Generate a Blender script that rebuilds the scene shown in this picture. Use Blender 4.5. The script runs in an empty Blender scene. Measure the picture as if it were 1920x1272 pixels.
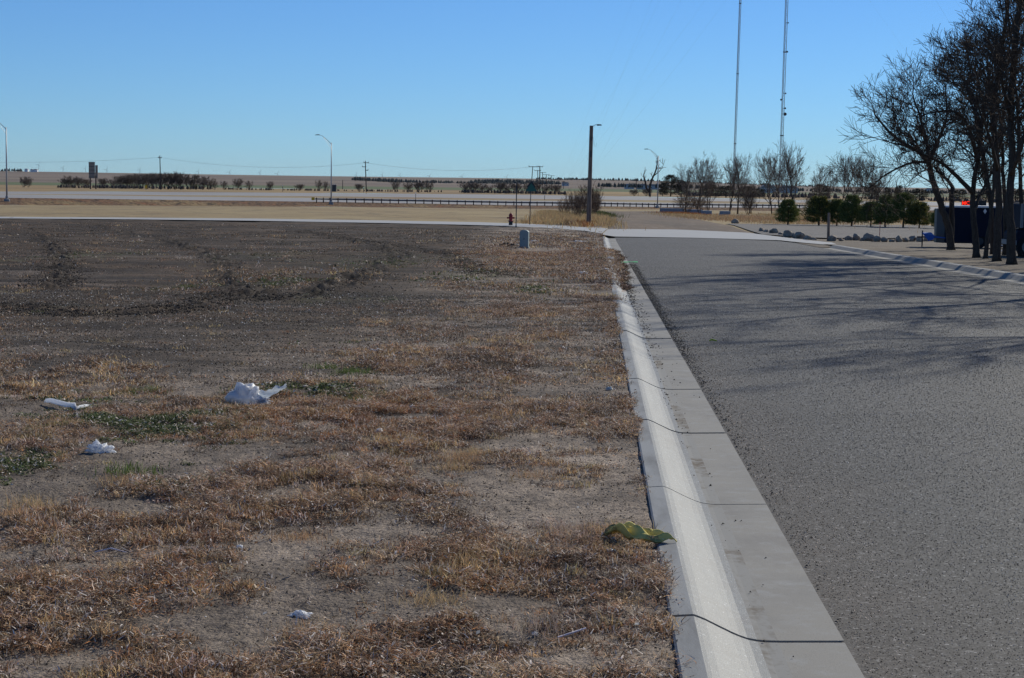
import bpy, math, random
import numpy as np
from mathutils import Vector, Matrix
sc = bpy.context.scene
col = sc.collection
rnd = random.Random(7)
rng = np.random.default_rng(7)

# ------------------------------------------------------------------ camera
F = 3340.0; H = 1.6
PITCH = math.atan(286/F); ROLL = 0.014
cam_m = Matrix.Rotation(math.pi/2-PITCH, 3, 'X') @ Matrix.Rotation(ROLL, 3, 'Z')
M3 = np.array([list(r) for r in cam_m])
cd = bpy.data.cameras.new('camera'); cam = bpy.data.objects.new('camera', cd); col.objects.link(cam)
cam.matrix_world = Matrix.Translation((0, 0, H)) @ cam_m.to_4x4()
cd.sensor_width = 36; cd.lens = F/1920*36; cd.clip_start = 0.1; cd.clip_end = 60000
sc.camera = cam

def ray(px, py):
    return M3 @ np.array([(px-960)/F, -(py-636)/F, -1.0])
def P(px, py, d):                       # point seen at a pixel, at depth d
    r = ray(px, py); return np.array([0, 0, H]) + r*d/r[1]

# ------------------------------------------------------------------ terrain
AZ = 0.0464; SL = -0.010638
SA, CA = math.sin(AZ), math.cos(AZ)
def znear(v):
    v = np.asarray(v, float)
    t = np.clip((v-76)/26, 0, 1)
    t2 = t*t*(3-2*t)
    return SL*v*(1-t2) + (-0.86)*t2
def uv2xy(u, v): return u*CA+v*SA, -u*SA+v*CA
def xy2uv(x, y): return x*CA-y*SA, x*SA+y*CA

COLS = [0, 480, 621, 960, 1130, 1233, 1500, 1700, 1920]
NE   = [262, 298, 316, 342, 356, 368, 395, 425, 465]           # near edge of the highway
Yfoot= [384.5, 387.5, 388, 392, 392, 393, 397, 400, 404]
Ytop = [371, 377, 379, 385, 387, 388.5, 390, 394, 397.5]
Yc1  = [364.6, 370.7, 371.8, 376.5, 378, 380, 384, 387.5, 391]
Yc2n = [363.7, 367.3, 368.3, 372.7, 374.5, 375.8, 380, 385, 388.5]
Yc2f = [359.4, 361.3, 362.5, 365.5, 368, 370, 375.5, 379, 382]
Yb1  = [354, 358.5, 360, 363, 366, 367.5, 371, 374, 377]
Yb2  = [347, 353, 354.5, 358, 360, 362, 366, 369, 372]
Yb3  = [341, 347.5, 349, 353, 354, 355.5, 360, 363, 366]
Yb4  = [331, 338, 340, 344, 346, 347.5, 354, 357, 360]
Ycr  = [321, 328.7, 330.7, 334.7, 337, 339.5, 349, 352, 355]
feat = []
for i, px in enumerate(COLS):
    n = NE[i]
    rows = [(106, None, -.86), (118, None, -.80), (n-9, Yfoot[i], 0), (n, Ytop[i], 0), (n+17, Yc1[i], 0), (n+38, Yc2n[i], 0), (n+55, Yc2f[i], 0),
            (n+150, Yb1[i], 0), (950, Yb2[i], 0), (2000, Yb3[i], 0), (3500, Yb4[i], 0), (5200, Ycr[i], 0), (9000, None, -20), (26000, None, -30)]
    feat.append([(d, (P(px, y, d)[2] if y is not None else z)) for d, y, z in rows])
feat = np.array(feat)                                        # col,row,2
ACOL = np.array([(px-960)/F for px in COLS])
def frow(a):
    a = np.clip(np.asarray(a, float), ACOL[0], ACOL[-1])
    D = np.stack([np.interp(a, ACOL, feat[:, k, 0]) for k in range(feat.shape[1])], -1)
    Z = np.stack([np.interp(a, ACOL, feat[:, k, 1]) for k in range(feat.shape[1])], -1)
    return D, Z
def Zg(x, y):
    u, v = xy2uv(x, y)
    if y < 106: return float(znear(v))
    D, Z = frow(x/y)
    return float(np.interp(y, D, Z))
def G(px, py, dz=0.0, dmin=4.0, dmax=9000.0):                # first ground hit of the ray through a pixel
    r = ray(px, py); r = r/r[1]; d = dmin; prev = d
    while d < dmax:
        p = np.array([0, 0, H])+r*d
        if p[2] < Zg(p[0], p[1])+dz:
            lo, hi = prev, d
            for _ in range(30):
                m = (lo+hi)/2; q = np.array([0, 0, H])+r*m
                if q[2] < Zg(q[0], q[1])+dz: hi = m
                else: lo = m
            q = np.array([0, 0, H])+r*hi
            return np.array([q[0], q[1], Zg(q[0], q[1])+dz])
        prev = d; d *= 1.01
    return p
def at(px, d, dz=0.0):                                        # ground point in a column at a depth
    x = (px-960)/F*d
    for _ in range(3):
        z = Zg(x, d)+dz
        q = P(px, 350, d); x = q[0]+ROLL*(z-q[2])
    return np.array([x, d, z])

# ------------------------------------------------------------------ noise
def _h(i, j, s):
    n = (i.astype(np.int64)*374761393 + j.astype(np.int64)*668265263 + s*974711) & 0x7fffffff
    n = ((n ^ (n >> 13))*1274126177) & 0x7fffffff
    return ((n ^ (n >> 16)) & 0xffff)/65535.0
def vn(x, y, s=0):
    x = np.asarray(x, float); y = np.asarray(y, float)
    i = np.floor(x); j = np.floor(y); fx = x-i; fy = y-j
    fx = fx*fx*(3-2*fx); fy = fy*fy*(3-2*fy)
    i = i.astype(np.int64); j = j.astype(np.int64)
    return (_h(i, j, s)*(1-fx)+_h(i+1, j, s)*fx)*(1-fy)+(_h(i, j+1, s)*(1-fx)+_h(i+1, j+1, s)*fx)*fy
def fbm(x, y, s=0, o=4):
    t = 0; a = .5; n = 0
    for k in range(o):
        t = t+a*vn(x*2**k+17.3*k, y*2**k-9.1*k, s+k); n += a; a *= .55
    return t/n

# ------------------------------------------------------------------ materials
def mat(name, color=(.5, .5, .5), rough=.8, spec=.3, metal=0, noise=None, bump=None, emit=None, attr=None, transl=0, coat=0):
    """noise: list of (scale, color2, lo, hi, stretch) layered on the base; bump: list of (scale, strength, distance)"""
    m = bpy.data.materials.new(name); m.use_nodes = True
    nt = m.node_tree; N = nt.nodes; L = nt.links
    b = N['Principled BSDF']; out = N['Material Output']
    b.inputs['Roughness'].default_value = rough; b.inputs['Metallic'].default_value = metal
    b.inputs['Specular IOR Level'].default_value = spec
    if coat: b.inputs['Coat Weight'].default_value = coat
    tc = N.new('ShaderNodeTexCoord')
    src = None
    if attr:
        a = N.new('ShaderNodeAttribute'); a.attribute_name = attr; src = a.outputs['Color']
    else:
        b.inputs['Base Color'].default_value = (*color, 1)
        rgb = N.new('ShaderNodeRGB'); rgb.outputs[0].default_value = (*color, 1); src = rgb.outputs[0]
    for (scale, c2, lo, hi, st) in (noise or []):
        mp = N.new('ShaderNodeMapping'); mp.inputs['Scale'].default_value = st if isinstance(st, tuple) else (st, 1, 1)
        L.new(tc.outputs['Object'], mp.inputs[0])
        n = N.new('ShaderNodeTexNoise'); n.inputs['Scale'].default_value = scale; n.inputs['Detail'].default_value = 5; n.inputs['Roughness'].default_value = .62
        L.new(mp.outputs[0], n.inputs['Vector'])
        r = N.new('ShaderNodeMapRange'); r.inputs['From Min'].default_value = lo; r.inputs['From Max'].default_value = hi
        L.new(n.outputs['Fac'], r.inputs['Value'])
        mx = N.new('ShaderNodeMix'); mx.data_type = 'RGBA'
        L.new(r.outputs[0], mx.inputs[0]); L.new(src, mx.inputs[6]); mx.inputs[7].default_value = (*c2, 1)
        src = mx.outputs[2]
    L.new(src, b.inputs['Base Color'])
    nrm = None
    for (scale, strength, dist) in (bump or []):
        n = N.new('ShaderNodeTexNoise'); n.inputs['Scale'].default_value = scale; n.inputs['Detail'].default_value = 4
        L.new(tc.outputs['Object'], n.inputs['Vector'])
        bp = N.new('ShaderNodeBump'); bp.inputs['Strength'].default_value = strength; bp.inputs['Distance'].default_value = dist
        L.new(n.outputs['Fac'], bp.inputs['Height'])
        if nrm is not None: L.new(nrm, bp.inputs['Normal'])
        nrm = bp.outputs[0]
    if nrm is not None: L.new(nrm, b.inputs['Normal'])
    if emit:
        b.inputs['Emission Color'].default_value = (*emit[0], 1); b.inputs['Emission Strength'].default_value = emit[1]
    if transl:
        tr = N.new('ShaderNodeBsdfTranslucent'); L.new(src, tr.inputs['Color'])
        ms = N.new('ShaderNodeMixShader'); ms.inputs[0].default_value = transl
        L.new(b.outputs[0], ms.inputs[1]); L.new(tr.outputs[0], ms.inputs[2]); L.new(ms.outputs[0], out.inputs['Surface'])
    return m

MT = {}
MT['soil'] = mat('soil', attr='Col', rough=.95, spec=.15, bump=[(25, .5, .03), (70, .7, .02), (260, .6, .006)],
                 noise=[(14, (.085, .07, .057), .5, .72, 1), (90, (.045, .037, .03), .5, .66, 1), (170, (.34, .30, .26), .62, .72, 1), (420, (.035, .03, .026), .54, .68, 1)])
def asphalt(name, base):
    m = bpy.data.materials.new(name); m.use_nodes = True; nt = m.node_tree; N = nt.nodes; L = nt.links
    b = N['Principled BSDF']; tc = N.new('ShaderNodeTexCoord')
    v = N.new('ShaderNodeTexVoronoi'); v.inputs['Scale'].default_value = 95; L.new(tc.outputs['Object'], v.inputs['Vector'])
    sep = N.new('ShaderNodeSeparateColor'); L.new(v.outputs['Color'], sep.inputs[0])
    cr = N.new('ShaderNodeValToRGB'); L.new(sep.outputs[0], cr.inputs[0])
    e = cr.color_ramp.elements; e[0].position = 0; e[0].color = (*(c*.12 for c in base), 1); e[1].position = 1; e[1].color = (*(c*2.6 for c in base), 1)
    k = cr.color_ramp.elements.new(.94); k.color = (*(c*2.5 for c in base), 1)
    k = cr.color_ramp.elements.new(.998); k.color = (.35, .34, .32, 1)
    n = N.new('ShaderNodeTexNoise'); n.inputs['Scale'].default_value = .35; n.inputs['Detail'].default_value = 6; L.new(tc.outputs['Object'], n.inputs['Vector'])
    r0 = N.new('ShaderNodeMapRange'); r0.inputs['From Min'].default_value = .35; r0.inputs['From Max'].default_value = .7; r0.inputs['To Min'].default_value = .85; r0.inputs['To Max'].default_value = 1.15
    L.new(n.outputs['Fac'], r0.inputs[0])
    n3 = N.new('ShaderNodeTexNoise'); n3.inputs['Scale'].default_value = 45; n3.inputs['Detail'].default_value = 6; n3.inputs['Roughness'].default_value = .95; L.new(tc.outputs['Object'], n3.inputs['Vector'])
    r3 = N.new('ShaderNodeMapRange'); r3.inputs['From Min'].default_value = .40; r3.inputs['From Max'].default_value = .61; r3.inputs['To Min'].default_value = .35; r3.inputs['To Max'].default_value = 1.65  # speckle in the colour also stands in for glints off the stone chips
    L.new(n3.outputs['Fac'], r3.inputs[0])
    r = N.new('ShaderNodeMath'); r.operation = 'MULTIPLY'; L.new(r0.outputs[0], r.inputs[0]); L.new(r3.outputs[0], r.inputs[1])
    # tan dust over the gutter side, from the object's own coordinates
    sx = N.new('ShaderNodeSeparateXYZ'); L.new(tc.outputs['Object'], sx.inputs[0])
    n2 = N.new('ShaderNodeTexNoise'); n2.inputs['Scale'].default_value = 1.3; n2.inputs['Detail'].default_value = 5; L.new(tc.outputs['Object'], n2.inputs['Vector'])
    ad = N.new('ShaderNodeMath'); ad.operation = 'MULTIPLY_ADD'; ad.inputs[1].default_value = 1.2; L.new(n2.outputs['Fac'], ad.inputs[0]); L.new(sx.outputs[0], ad.inputs[2])
    dr = N.new('ShaderNodeMapRange'); dr.inputs['From Min'].default_value = 1.5; dr.inputs['From Max'].default_value = 2.9; dr.inputs['To Min'].default_value = .45; dr.inputs['To Max'].default_value = 0
    L.new(ad.outputs[0], dr.inputs[0])
    mx = N.new('ShaderNodeMix'); mx.data_type = 'RGBA'; L.new(dr.outputs[0], mx.inputs[0]); L.new(cr.outputs[0], mx.inputs[6]); mx.inputs[7].default_value = (.115, .088, .064, 1)
    mu = N.new('ShaderNodeVectorMath'); mu.operation = 'SCALE'; L.new(mx.outputs[2], mu.inputs[0]); L.new(r.outputs[0], mu.inputs['Scale'])
    L.new(mu.outputs[0], b.inputs['Base Color'])
    b.inputs['Roughness'].default_value = .8; b.inputs['Specular IOR Level'].default_value = .3
    bp = N.new('ShaderNodeBump'); bp.inputs['Strength'].default_value = .35; bp.inputs['Distance'].default_value = .003
    L.new(v.outputs['Distance'], bp.inputs['Height']); bp.invert = True
    L.new(bp.outputs[0], b.inputs['Normal'])
    return m
MT['asphalt'] = asphalt('asphalt', (.037, .0355, .033))
MT['concrete'] = mat('concrete', (.272, .256, .222), .85, .3, noise=[(1.2, (.21, .20, .18), .45, .7, 1), (2.2, (.20, .185, .165), .52, .7, (1, .25, 1)), (9, (.3, .295, .275), .5, .75, 1), (300, (.15, .145, .13), .52, .68, 1)], bump=[(260, .25, .003)])
MT['dusty'] = mat('dusty_concrete', (.265, .258, .235), .9, .2, noise=[(3.2, (.14, .115, .085), .48, .6, (1, .35, 1)), (14, (.27, .262, .24), .45, .6, 1), (60, (.1, .085, .07), .6, .75, 1)])
MT['kerbface'] = mat('worn_glint_concrete', (.142, .144, .133), .6, .5, noise=[(3, (.125, .118, .105), .45, .7, 1), (25, (.20, .205, .195), .5, .7, 1), (240, (.14, .14, .135), .48, .66, 1), (75, (.7, .7, .68), .65, .68, 1), (.9, (.11, .105, .095), .55, .66, (1, .5, 1))], bump=[(220, .4, .004)])  # pale speck layer paints sun glints onto the worn face
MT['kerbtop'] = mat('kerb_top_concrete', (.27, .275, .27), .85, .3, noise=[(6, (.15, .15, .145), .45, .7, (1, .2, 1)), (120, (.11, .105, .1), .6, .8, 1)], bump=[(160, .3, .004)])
MT['gravel'] = mat('gravel', (.20, .185, .165), .95, .15, noise=[(.25, (.15, .14, .13), .4, .7, (1, .3, 1)), (3, (.26, .24, .215), .5, .8, 1), (45, (.09, .085, .08), .5, .8, 1)], bump=[(30, .6, .03)])
MT['gravel_road'] = mat('gravel_road', (.175, .13, .09), .95, .15, noise=[(.3, (.12, .095, .072), .42, .66, (1, .12, 1)), (2, (.25, .2, .15), .5, .8, (1, .2, 1)), (30, (.12, .11, .1), .5, .8, 1)], bump=[(20, .5, .03)])
MT['yard'] = mat('yard_dirt', (.19, .158, .12), .95, .15, noise=[(.6, (.11, .088, .066), .45, .65, (.5, 1, 1)), (8, (.2, .165, .12), .5, .8, 1), (70, (.1, .08, .06), .52, .8, 1)], bump=[(25, .6, .04)])
MT['field'] = mat('dry_grass_field', (.33, .255, .14), .95, .1, noise=[(.05, (.27, .20, .11), .42, .6, (1, .5, 1)), (.35, (.16, .125, .08), .52, .66, (1, .4, 1)), (3, (.42, .34, .2), .5, .8, 1), (12, (.14, .11, .07), .55, .85, 1)], bump=[(3, .7, .15)])
MT['bank'] = mat('bank_grass', (.14, .085, .05), .95, .1, noise=[(.08, (.22, .155, .08), .5, .62, 1), (.4, (.20, .085, .04), .55, .66, 1), (.9, (.05, .035, .025), .54, .66, (1, .5, 1)), (2.5, (.30, .19, .10), .58, .7, 1)], bump=[(1.2, 1, .5)])
MT['median'] = mat('median_grass', (.25, .18, .11), .95, .1, noise=[(.03, (.33, .27, .15), .4, .65, 1), (.8, (.16, .11, .07), .5, .75, 1)])
MT['highway'] = mat('highway_surface', (.29, .28, .265), .85, .3, noise=[(.05, (.26, .25, .24), .4, .7, 1)])
MT['farm1'] = mat('roadside_grassland', (.24, .17, .095), .95, .1, noise=[(.01, (.36, .26, .12), .42, .6, 1), (.05, (.17, .12, .075), .5, .75, 1), (.4, (.12, .09, .06), .55, .8, 1)])
MT['farm2'] = mat('green_wheat_field', (.12, .15, .07), .95, .1, noise=[(.002, (.15, .125, .08), .48, .6, (.4, 1, 1)), (.012, (.09, .11, .055), .5, .7, (.4, 1, 1)), (.05, (.18, .14, .1), .6, .8, 1)])
MT['farm3'] = mat('stubble_field', (.20, .155, .12), .95, .1, noise=[(.0018, (.15, .115, .09), .44, .56, (.35, 1.6, 1)), (.006, (.25, .2, .14), .5, .66, (.3, 1.6, 1)), (.004, (.13, .12, .08), .6, .68, (.3, 2, 1))])
MT['bark'] = mat('bark', (.075, .058, .045), .95, .1, noise=[(20, (.035, .028, .024), .45, .7, (1, 1, .15)), (60, (.12, .095, .075), .5, .7, (1, 1, .2))], bump=[(30, .8, .02)])
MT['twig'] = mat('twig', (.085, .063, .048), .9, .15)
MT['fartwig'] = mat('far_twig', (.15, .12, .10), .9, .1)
MT['thicket'] = mat('thicket_twig', (.14, .10, .075), .9, .1)
MT['needles'] = mat('needles', (.05, .075, .03), .8, .2, attr='Col', transl=.15)
MT['farneedles'] = mat('far_needles', (.03, .045, .03), .9, .1, noise=[(.8, (.045, .05, .03), .4, .7, 1)])
MT['grass'] = mat('dead_grass_blades', attr='Col', rough=.75, spec=.25, transl=.22)
MT['steel'] = mat('galvanised_steel', (.42, .43, .44), .5, .5, .4, noise=[(6, (.34, .35, .36), .4, .7, 1)])
MT['darksteel'] = mat('dark_steel', (.06, .065, .07), .6, .4, .3)
MT['rail'] = mat('rail_steel', (.16, .17, .18), .6, .4, .3)
MT['wood'] = mat('weathered_wood', (.24, .18, .14), .9, .15, noise=[(9, (.14, .10, .08), .45, .65, (1, 1, .1)), (40, (.17, .13, .1), .55, .8, (1, 1, .06))])
MT['polewood'] = mat('pole_wood', (.09, .07, .06), .9, .1)
MT['red'] = mat('red_paint', (.33, .018, .022), .5, .5, noise=[(8, (.2, .012, .015), .5, .7, 1)])
MT['black'] = mat('black_paint', (.015, .015, .017), .5, .4)
MT['plast'] = mat('grey_green_plastic', (.27, .32, .31), .6, .4, noise=[(7, (.23, .28, .27), .45, .7, 1)])
MT['rock'] = mat('rock', (.34, .28, .21), .9, .2, noise=[(5, (.18, .15, .12), .45, .65, 1), (24, (.55, .5, .44), .55, .7, 1)], bump=[(14, .6, .05)])
MT['barrier'] = mat('barrier_concrete', (.3, .3, .3), .9, .2, noise=[(3, (.2, .2, .2), .4, .7, 1)])
MT['navy'] = mat('navy_paint', (.008, .013, .030), .7, .2, noise=[(3, (.006, .01, .023), .4, .7, 1)], coat=0)
MT['white'] = mat('white_paint', (.75, .75, .74), .5, .5)
MT['silver'] = mat('silver_trim', (.19, .2, .215), .5, .5, .3)
MT['noseal'] = mat('nose_panel', (.035, .038, .045), .5, .4, .2)
MT['rubber'] = mat('rubber', (.02, .02, .02), .85, .2)
MT['glass'] = mat('dark_glass', (.02, .035, .05), .08, .8)
MT['blue'] = mat('blue_cover', (.05, .13, .42), .6, .3)
MT['greenpaint'] = mat('green_spray_paint', (.05, .45, .16), .8, .2, noise=[(60, (.12, .2, .12), .55, .7, 1)])
MT['signgreen'] = mat('sign_green', (.02, .11, .085), .5, .4)
MT['signback'] = mat('sign_back', (.30, .26, .22), .7, .3, noise=[(1.2, (.24, .2, .16), .4, .7, (6, 1, 1))])
MT['yellow'] = mat('yellow_sheet', (.7, .42, .03), .6, .3)
MT['led'] = mat('red_led', (.5, .01, .005), .6, .3, emit=((1, .03, .01), 1.1))
MT['bag'] = mat('white_plastic', (.85, .86, .88), .45, .4, transl=.5)
MT['clear'] = mat('cloudy_plastic', (.55, .6, .64), .3, .5, transl=.4)
MT['cloth'] = mat('olive_cloth', (.62, .52, .17), .9, .1, noise=[(8, (.09, .10, .07), .58, .66, 1), (40, (.56, .50, .2), .5, .75, 1)])
MT['straw'] = mat('drinking_straw', (.62, .55, .58), .5, .4)
MT['guy'] = mat('guy_wire', (.12, .16, .22), .7, .3)
MT['mast'] = mat('mast_steel', (.22, .21, .23), .7, .3, .2)
MT['chips'] = mat('loose_chips', attr='Col', rough=.9, spec=.2)
MT['deadleaf'] = mat('dead_leaf', attr='Col', rough=.7, spec=.3, transl=.25)

# ------------------------------------------------------------------ object helpers
def tag(o, label=None, cat=None, group=None, kind=None):
    if label: o['label'] = label
    if cat: o['category'] = cat
    if group: o['group'] = group
    if kind: o['kind'] = kind
    return o
def thing(name, label, cat, loc=(0, 0, 0), rz=0, group=None, kind=None):
    o = bpy.data.objects.new(name, None); col.objects.link(o)
    o.location = [float(c) for c in loc]; o.rotation_euler = (0, 0, rz); o.empty_display_size = .2
    return tag(o, label, cat, group, kind)
def npmesh(name, V, Fc, m, parent=None, smooth=False, colors=None):
    """V (n,3) array; Fc (k,3) or (k,4) int array"""
    V = np.asarray(V, np.float32); Fc = np.asarray(Fc, np.int32); k = Fc.shape[1]
    me = bpy.data.meshes.new(name)
    me.vertices.add(len(V)); me.vertices.foreach_set('co', V.ravel())
    me.loops.add(Fc.size); me.loops.foreach_set('vertex_index', Fc.ravel())
    me.polygons.add(len(Fc)); me.polygons.foreach_set('loop_start', np.arange(0, Fc.size, k, dtype=np.int32))
    me.update(calc_edges=True)
    if smooth: me.polygons.foreach_set('use_smooth', np.ones(len(Fc), bool))
    if colors is not None:
        ca = me.color_attributes.new('Col', 'FLOAT_COLOR', 'POINT')
        c4 = np.ones((len(V), 4), np.float32); c4[:, :3] = colors
        ca.data.foreach_set('color', c4.ravel())
    if m: me.materials.append(m)
    o = bpy.data.objects.new(name, me); col.objects.link(o)
    if parent: o.parent = parent
    return o
class MB:
    def __init__(s): s.v = []; s.f = []
    def add(s, vs, fs):
        n = len(s.v); s.v += [tuple(float(c) for c in v) for v in vs]; s.f += [tuple(i+n for i in f) for f in fs]
    def box(s, c, d, rz=0, taper=1):
        cx, cy, cz = c; x, y, z = d[0]/2, d[1]/2, d[2]/2; vs = []
        for k, (sx, sy, sz) in enumerate([(-1,-1,-1),(1,-1,-1),(1,1,-1),(-1,1,-1),(-1,-1,1),(1,-1,1),(1,1,1),(-1,1,1)]):
            t = taper if sz > 0 else 1; a, b = sx*x*t, sy*y*t
            vs.append((cx+a*math.cos(rz)-b*math.sin(rz), cy+a*math.sin(rz)+b*math.cos(rz), cz+sz*z))
        s.add(vs, [(0,3,2,1),(4,5,6,7),(0,1,5,4),(1,2,6,5),(2,3,7,6),(3,0,4,7)])
    def tube(s, pts, rad, n=8, cap=True):
        pts = [Vector([float(c) for c in p]) for p in pts]
        if not hasattr(rad, '__len__'): rad = [rad]*len(pts)
        ring = []; up = Vector((0, 0, 1))
        for i, p in enumerate(pts):
            d = (pts[min(i+1, len(pts)-1)]-pts[max(i-1, 0)])
            d = d.normalized() if d.length > 0 else Vector((0, 0, 1))
            a = d.cross(Vector((1, 0, 0)) if abs(d.z) > .9 else up).normalized(); b = d.cross(a)
            ring.append([p+(a*math.cos(2*math.pi*k/n)+b*math.sin(2*math.pi*k/n))*rad[i] for k in range(n)])
        fs = []
        for i in range(len(pts)-1):
            for k in range(n): fs.append((i*n+k, i*n+(k+1) % n, (i+1)*n+(k+1) % n, (i+1)*n+k))
        if cap: fs.append(tuple(range(n-1, -1, -1))); fs.append(tuple((len(pts)-1)*n+k for k in range(n)))
        s.add([q for r in ring for q in r], fs)
    def lathe(s, prof, n=14, c=(0, 0, 0)):
        s.tube([(c[0], c[1], c[2]+z) for r, z in prof], [max(r, .0005) for r, z in prof], n)
    def prism(s, outline, y0, y1):          # outline in x,z extruded along y
        n = len(outline)
        s.add([(x, y0, z) for x, z in outline]+[(x, y1, z) for x, z in outline],
              [tuple(range(n)), tuple(range(2*n-1, n-1, -1))]+[(i, i+n, (i+1) % n+n, (i+1) % n) for i in range(n)])
    def build(s, name, m, parent=None, smooth=False, bevel=0):
        me = bpy.data.meshes.new(name); me.from_pydata(s.v, [], s.f); me.update()
        me.materials.append(m)
        if smooth: me.polygons.foreach_set('use_smooth', [True]*len(me.polygons))
        o = bpy.data.objects.new(name, me); col.objects.link(o)
        if parent: o.parent = parent
        if bevel:
            b = o.modifiers.new('bevel', 'BEVEL'); b.width = bevel; b.segments = 2; b.limit_method = 'ANGLE'
        return o
def copy_thing(o, loc=None, rz=None, scale=None, label=None):
    c = o.copy(); col.objects.link(c)
    if loc is not None: c.location = [float(q) for q in loc]
    if rz is not None: c.rotation_euler = (0, 0, rz)
    if scale is not None: c.scale = scale if hasattr(scale, '__len__') else (scale,)*3
    if label: c['label'] = label
    for ch in list(o.children):
        k = ch.copy(); col.objects.link(k); k.parent = c
        for g in list(ch.children):
            q = g.copy(); col.objects.link(q); q.parent = k
    return c
def grid(name, X, Y, Z, m, colors=None, smooth=True):
    n, k = X.shape
    V = np.stack([X, Y, Z], -1).reshape(-1, 3)
    i = np.arange(n*k).reshape(n, k)
    Fc = np.stack([i[:-1, :-1], i[:-1, 1:], i[1:, 1:], i[1:, :-1]], -1).reshape(-1, 4)
    return npmesh(name, V, Fc, m, smooth=smooth, colors=None if colors is None else colors.reshape(-1, 3))
def S(o): return tag(o, kind='structure')

# ------------------------------------------------------------------ far terrain in bands that share their edges
av = np.concatenate([np.linspace(-1.6, -.34, 12)[:-1], np.linspace(-.34, .34, 240), np.linspace(.34, 1.6, 12)[1:]])
FD, FZ = frow(av)
def band(name, k0, k1, m, sub=4, dz=0.0, amp=0.0, nsc=.1, first=None):
    rows = []
    for k in range(k0, k1):
        for t in np.linspace(0, 1, sub+1)[(0 if k == k0 else 1):]:
            rows.append((FD[:, k]*(1-t)+FD[:, k+1]*t, FZ[:, k]*(1-t)+FZ[:, k+1]*t, math.sin(math.pi*t) if k1-k0 == 1 else 1))
    if first is not None: rows.insert(0, (np.full(len(av), first[0]), np.full(len(av), first[1]), 0))
    D = np.array([r[0] for r in rows]); Z = np.array([r[1] for r in rows]); W = np.array([r[2] for r in rows])[:, None]
    X = D*av[None, :]
    if amp: Z = Z+(fbm(X*nsc, D*nsc, 5)-.5)*2*amp*W
    return S(grid(name, X, D, Z+dz, m))
band('grass_field', 0, 2, MT['field'], 20, amp=.03, nsc=.12, first=(96, -.89))
band('embankment', 2, 3, MT['bank'], 6, amp=.25, nsc=.35)
band('highway', 3, 4, MT['highway'], 2)
band('median', 4, 5, MT['median'], 3)
band('highway', 5, 6, MT['highway'], 2)
band('grassland', 6, 8, MT['farm1'], 10, amp=.3, nsc=.02)
band('green_field', 8, 9, MT['farm2'], 8, amp=1.0, nsc=.004)
band('hills', 9, 11, MT['farm3'], 12, amp=0)
band('plain', 11, 13, MT['farm3'], 2)
# white edge lines of the carriageways
mk = mat('road_marking', (.7, .7, .68), .7, .3)
for (k, t) in ((3, .08), (3, .9), (5, .1), (5, .92)):
    rows = []
    for tt in (t, t+.012):
        D = FD[:, k]*(1-tt)+FD[:, k+1]*tt; Z = FZ[:, k]*(1-tt)+FZ[:, k+1]*tt; rows.append((av*D, D, Z+.02))
    tag(grid('road_marking', np.array([r[0] for r in rows]), np.array([r[1] for r in rows]), np.array([r[2] for r in rows]), mk), kind='structure')

# ------------------------------------------------------------------ near lot: dirt with weeds
LOTZ = .075
def segdist(u, v, pts):
    best = np.full(u.shape, 1e9)
    for (a, b) in zip(pts[:-1], pts[1:]):
        ax, ay = a; bx, by = b; dx, dy = bx-ax, by-ay; L2 = dx*dx+dy*dy+1e-9
        t = np.clip(((u-ax)*dx+(v-ay)*dy)/L2, 0, 1)
        best = np.minimum(best, np.hypot(u-ax-t*dx, v-ay-t*dy))
    return best
def gp(px, py):
    q = G(px, py, LOTZ); return xy2uv(q[0], q[1])
def ell(u, v, px, py, rx, ry):
    c = gp(px, py); t0 = gp(px, py-ry); t1 = gp(px, py+ry)
    du = rx/F*c[1]; dv = max((t0[1]-t1[1])/2, .05)
    return np.exp(-(((u-c[0])/du)**2+((v-c[1])/dv)**2)**1.3)
RUTS = [[(180, 424), (300, 447), (375, 470), (425, 500), (440, 535), (490, 560), (560, 560), (620, 540), (680, 515), (735, 490), (745, 476), (715, 462), (640, 448)],
        [(70, 437), (100, 462), (115, 490), (112, 520), (95, 540)], [(560, 432), (640, 446), (720, 458), (860, 478)], [(0, 570), (150, 590), (330, 580), (440, 552)], [(830, 470), (880, 500), (935, 520)]]
RUTW = [[gp(*q) for q in r] for r in RUTS]
def edge_u(v):       # where the soil ends against the kerb; it has slumped over the kerb between 28 and 66 m
    cov = np.clip((v-27)/7, 0, 1)*np.clip((68-v)/5, 0, 1)
    w = .318+.028*(fbm(v*3.1, v*0+3, 3, 3)-.5)*2+cov*(.22+.26*np.clip((v-30)/20, 0, 1)+.30*(fbm(v*.9, v*0, 9, 3)-.5))
    w = w+.10*np.clip((22-v)/1, 0, 1)*np.clip((v-20.5)/1.0, 0, 1)*0
    return w
def lot_density(u, v):
    n1 = fbm(u*.55, v*.28, 21); n2 = fbm(u*2.2, v*1.5, 31)
    d = np.clip((16.8-v+(fbm(u*.5, v*.3, 151)-.5)*5)/3, 0, 1)*1.05
    strip = 1/(1+np.exp(-(u-(-.046*v-.9))*1.4))                    # brown verge along the kerb
    d = np.maximum(d, strip*.85*np.clip((98-v)/10, 0, 1))
    d = np.maximum(d, .06)
    for (x, y, rx, ry, s) in BARE: d = d*(1-s*ell(u, v, x, y, rx, ry))
    for (x, y, rx, ry, s) in LUSH: d = d+s*ell(u, v, x, y, rx, ry)
    d = d*np.clip((n1-np.where(v < 15, .31, .32))*5, .0, 1.4)*np.clip((n2-.34)*5, .03, 1.6)
    for (x, y, rx, ry, s) in POST: d = d+s*ell(u, v, x, y, rx, ry)*(.35+1.1*np.clip((n2-.34)*4, 0, 1))
    return np.clip(d, 0, 1)
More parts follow.
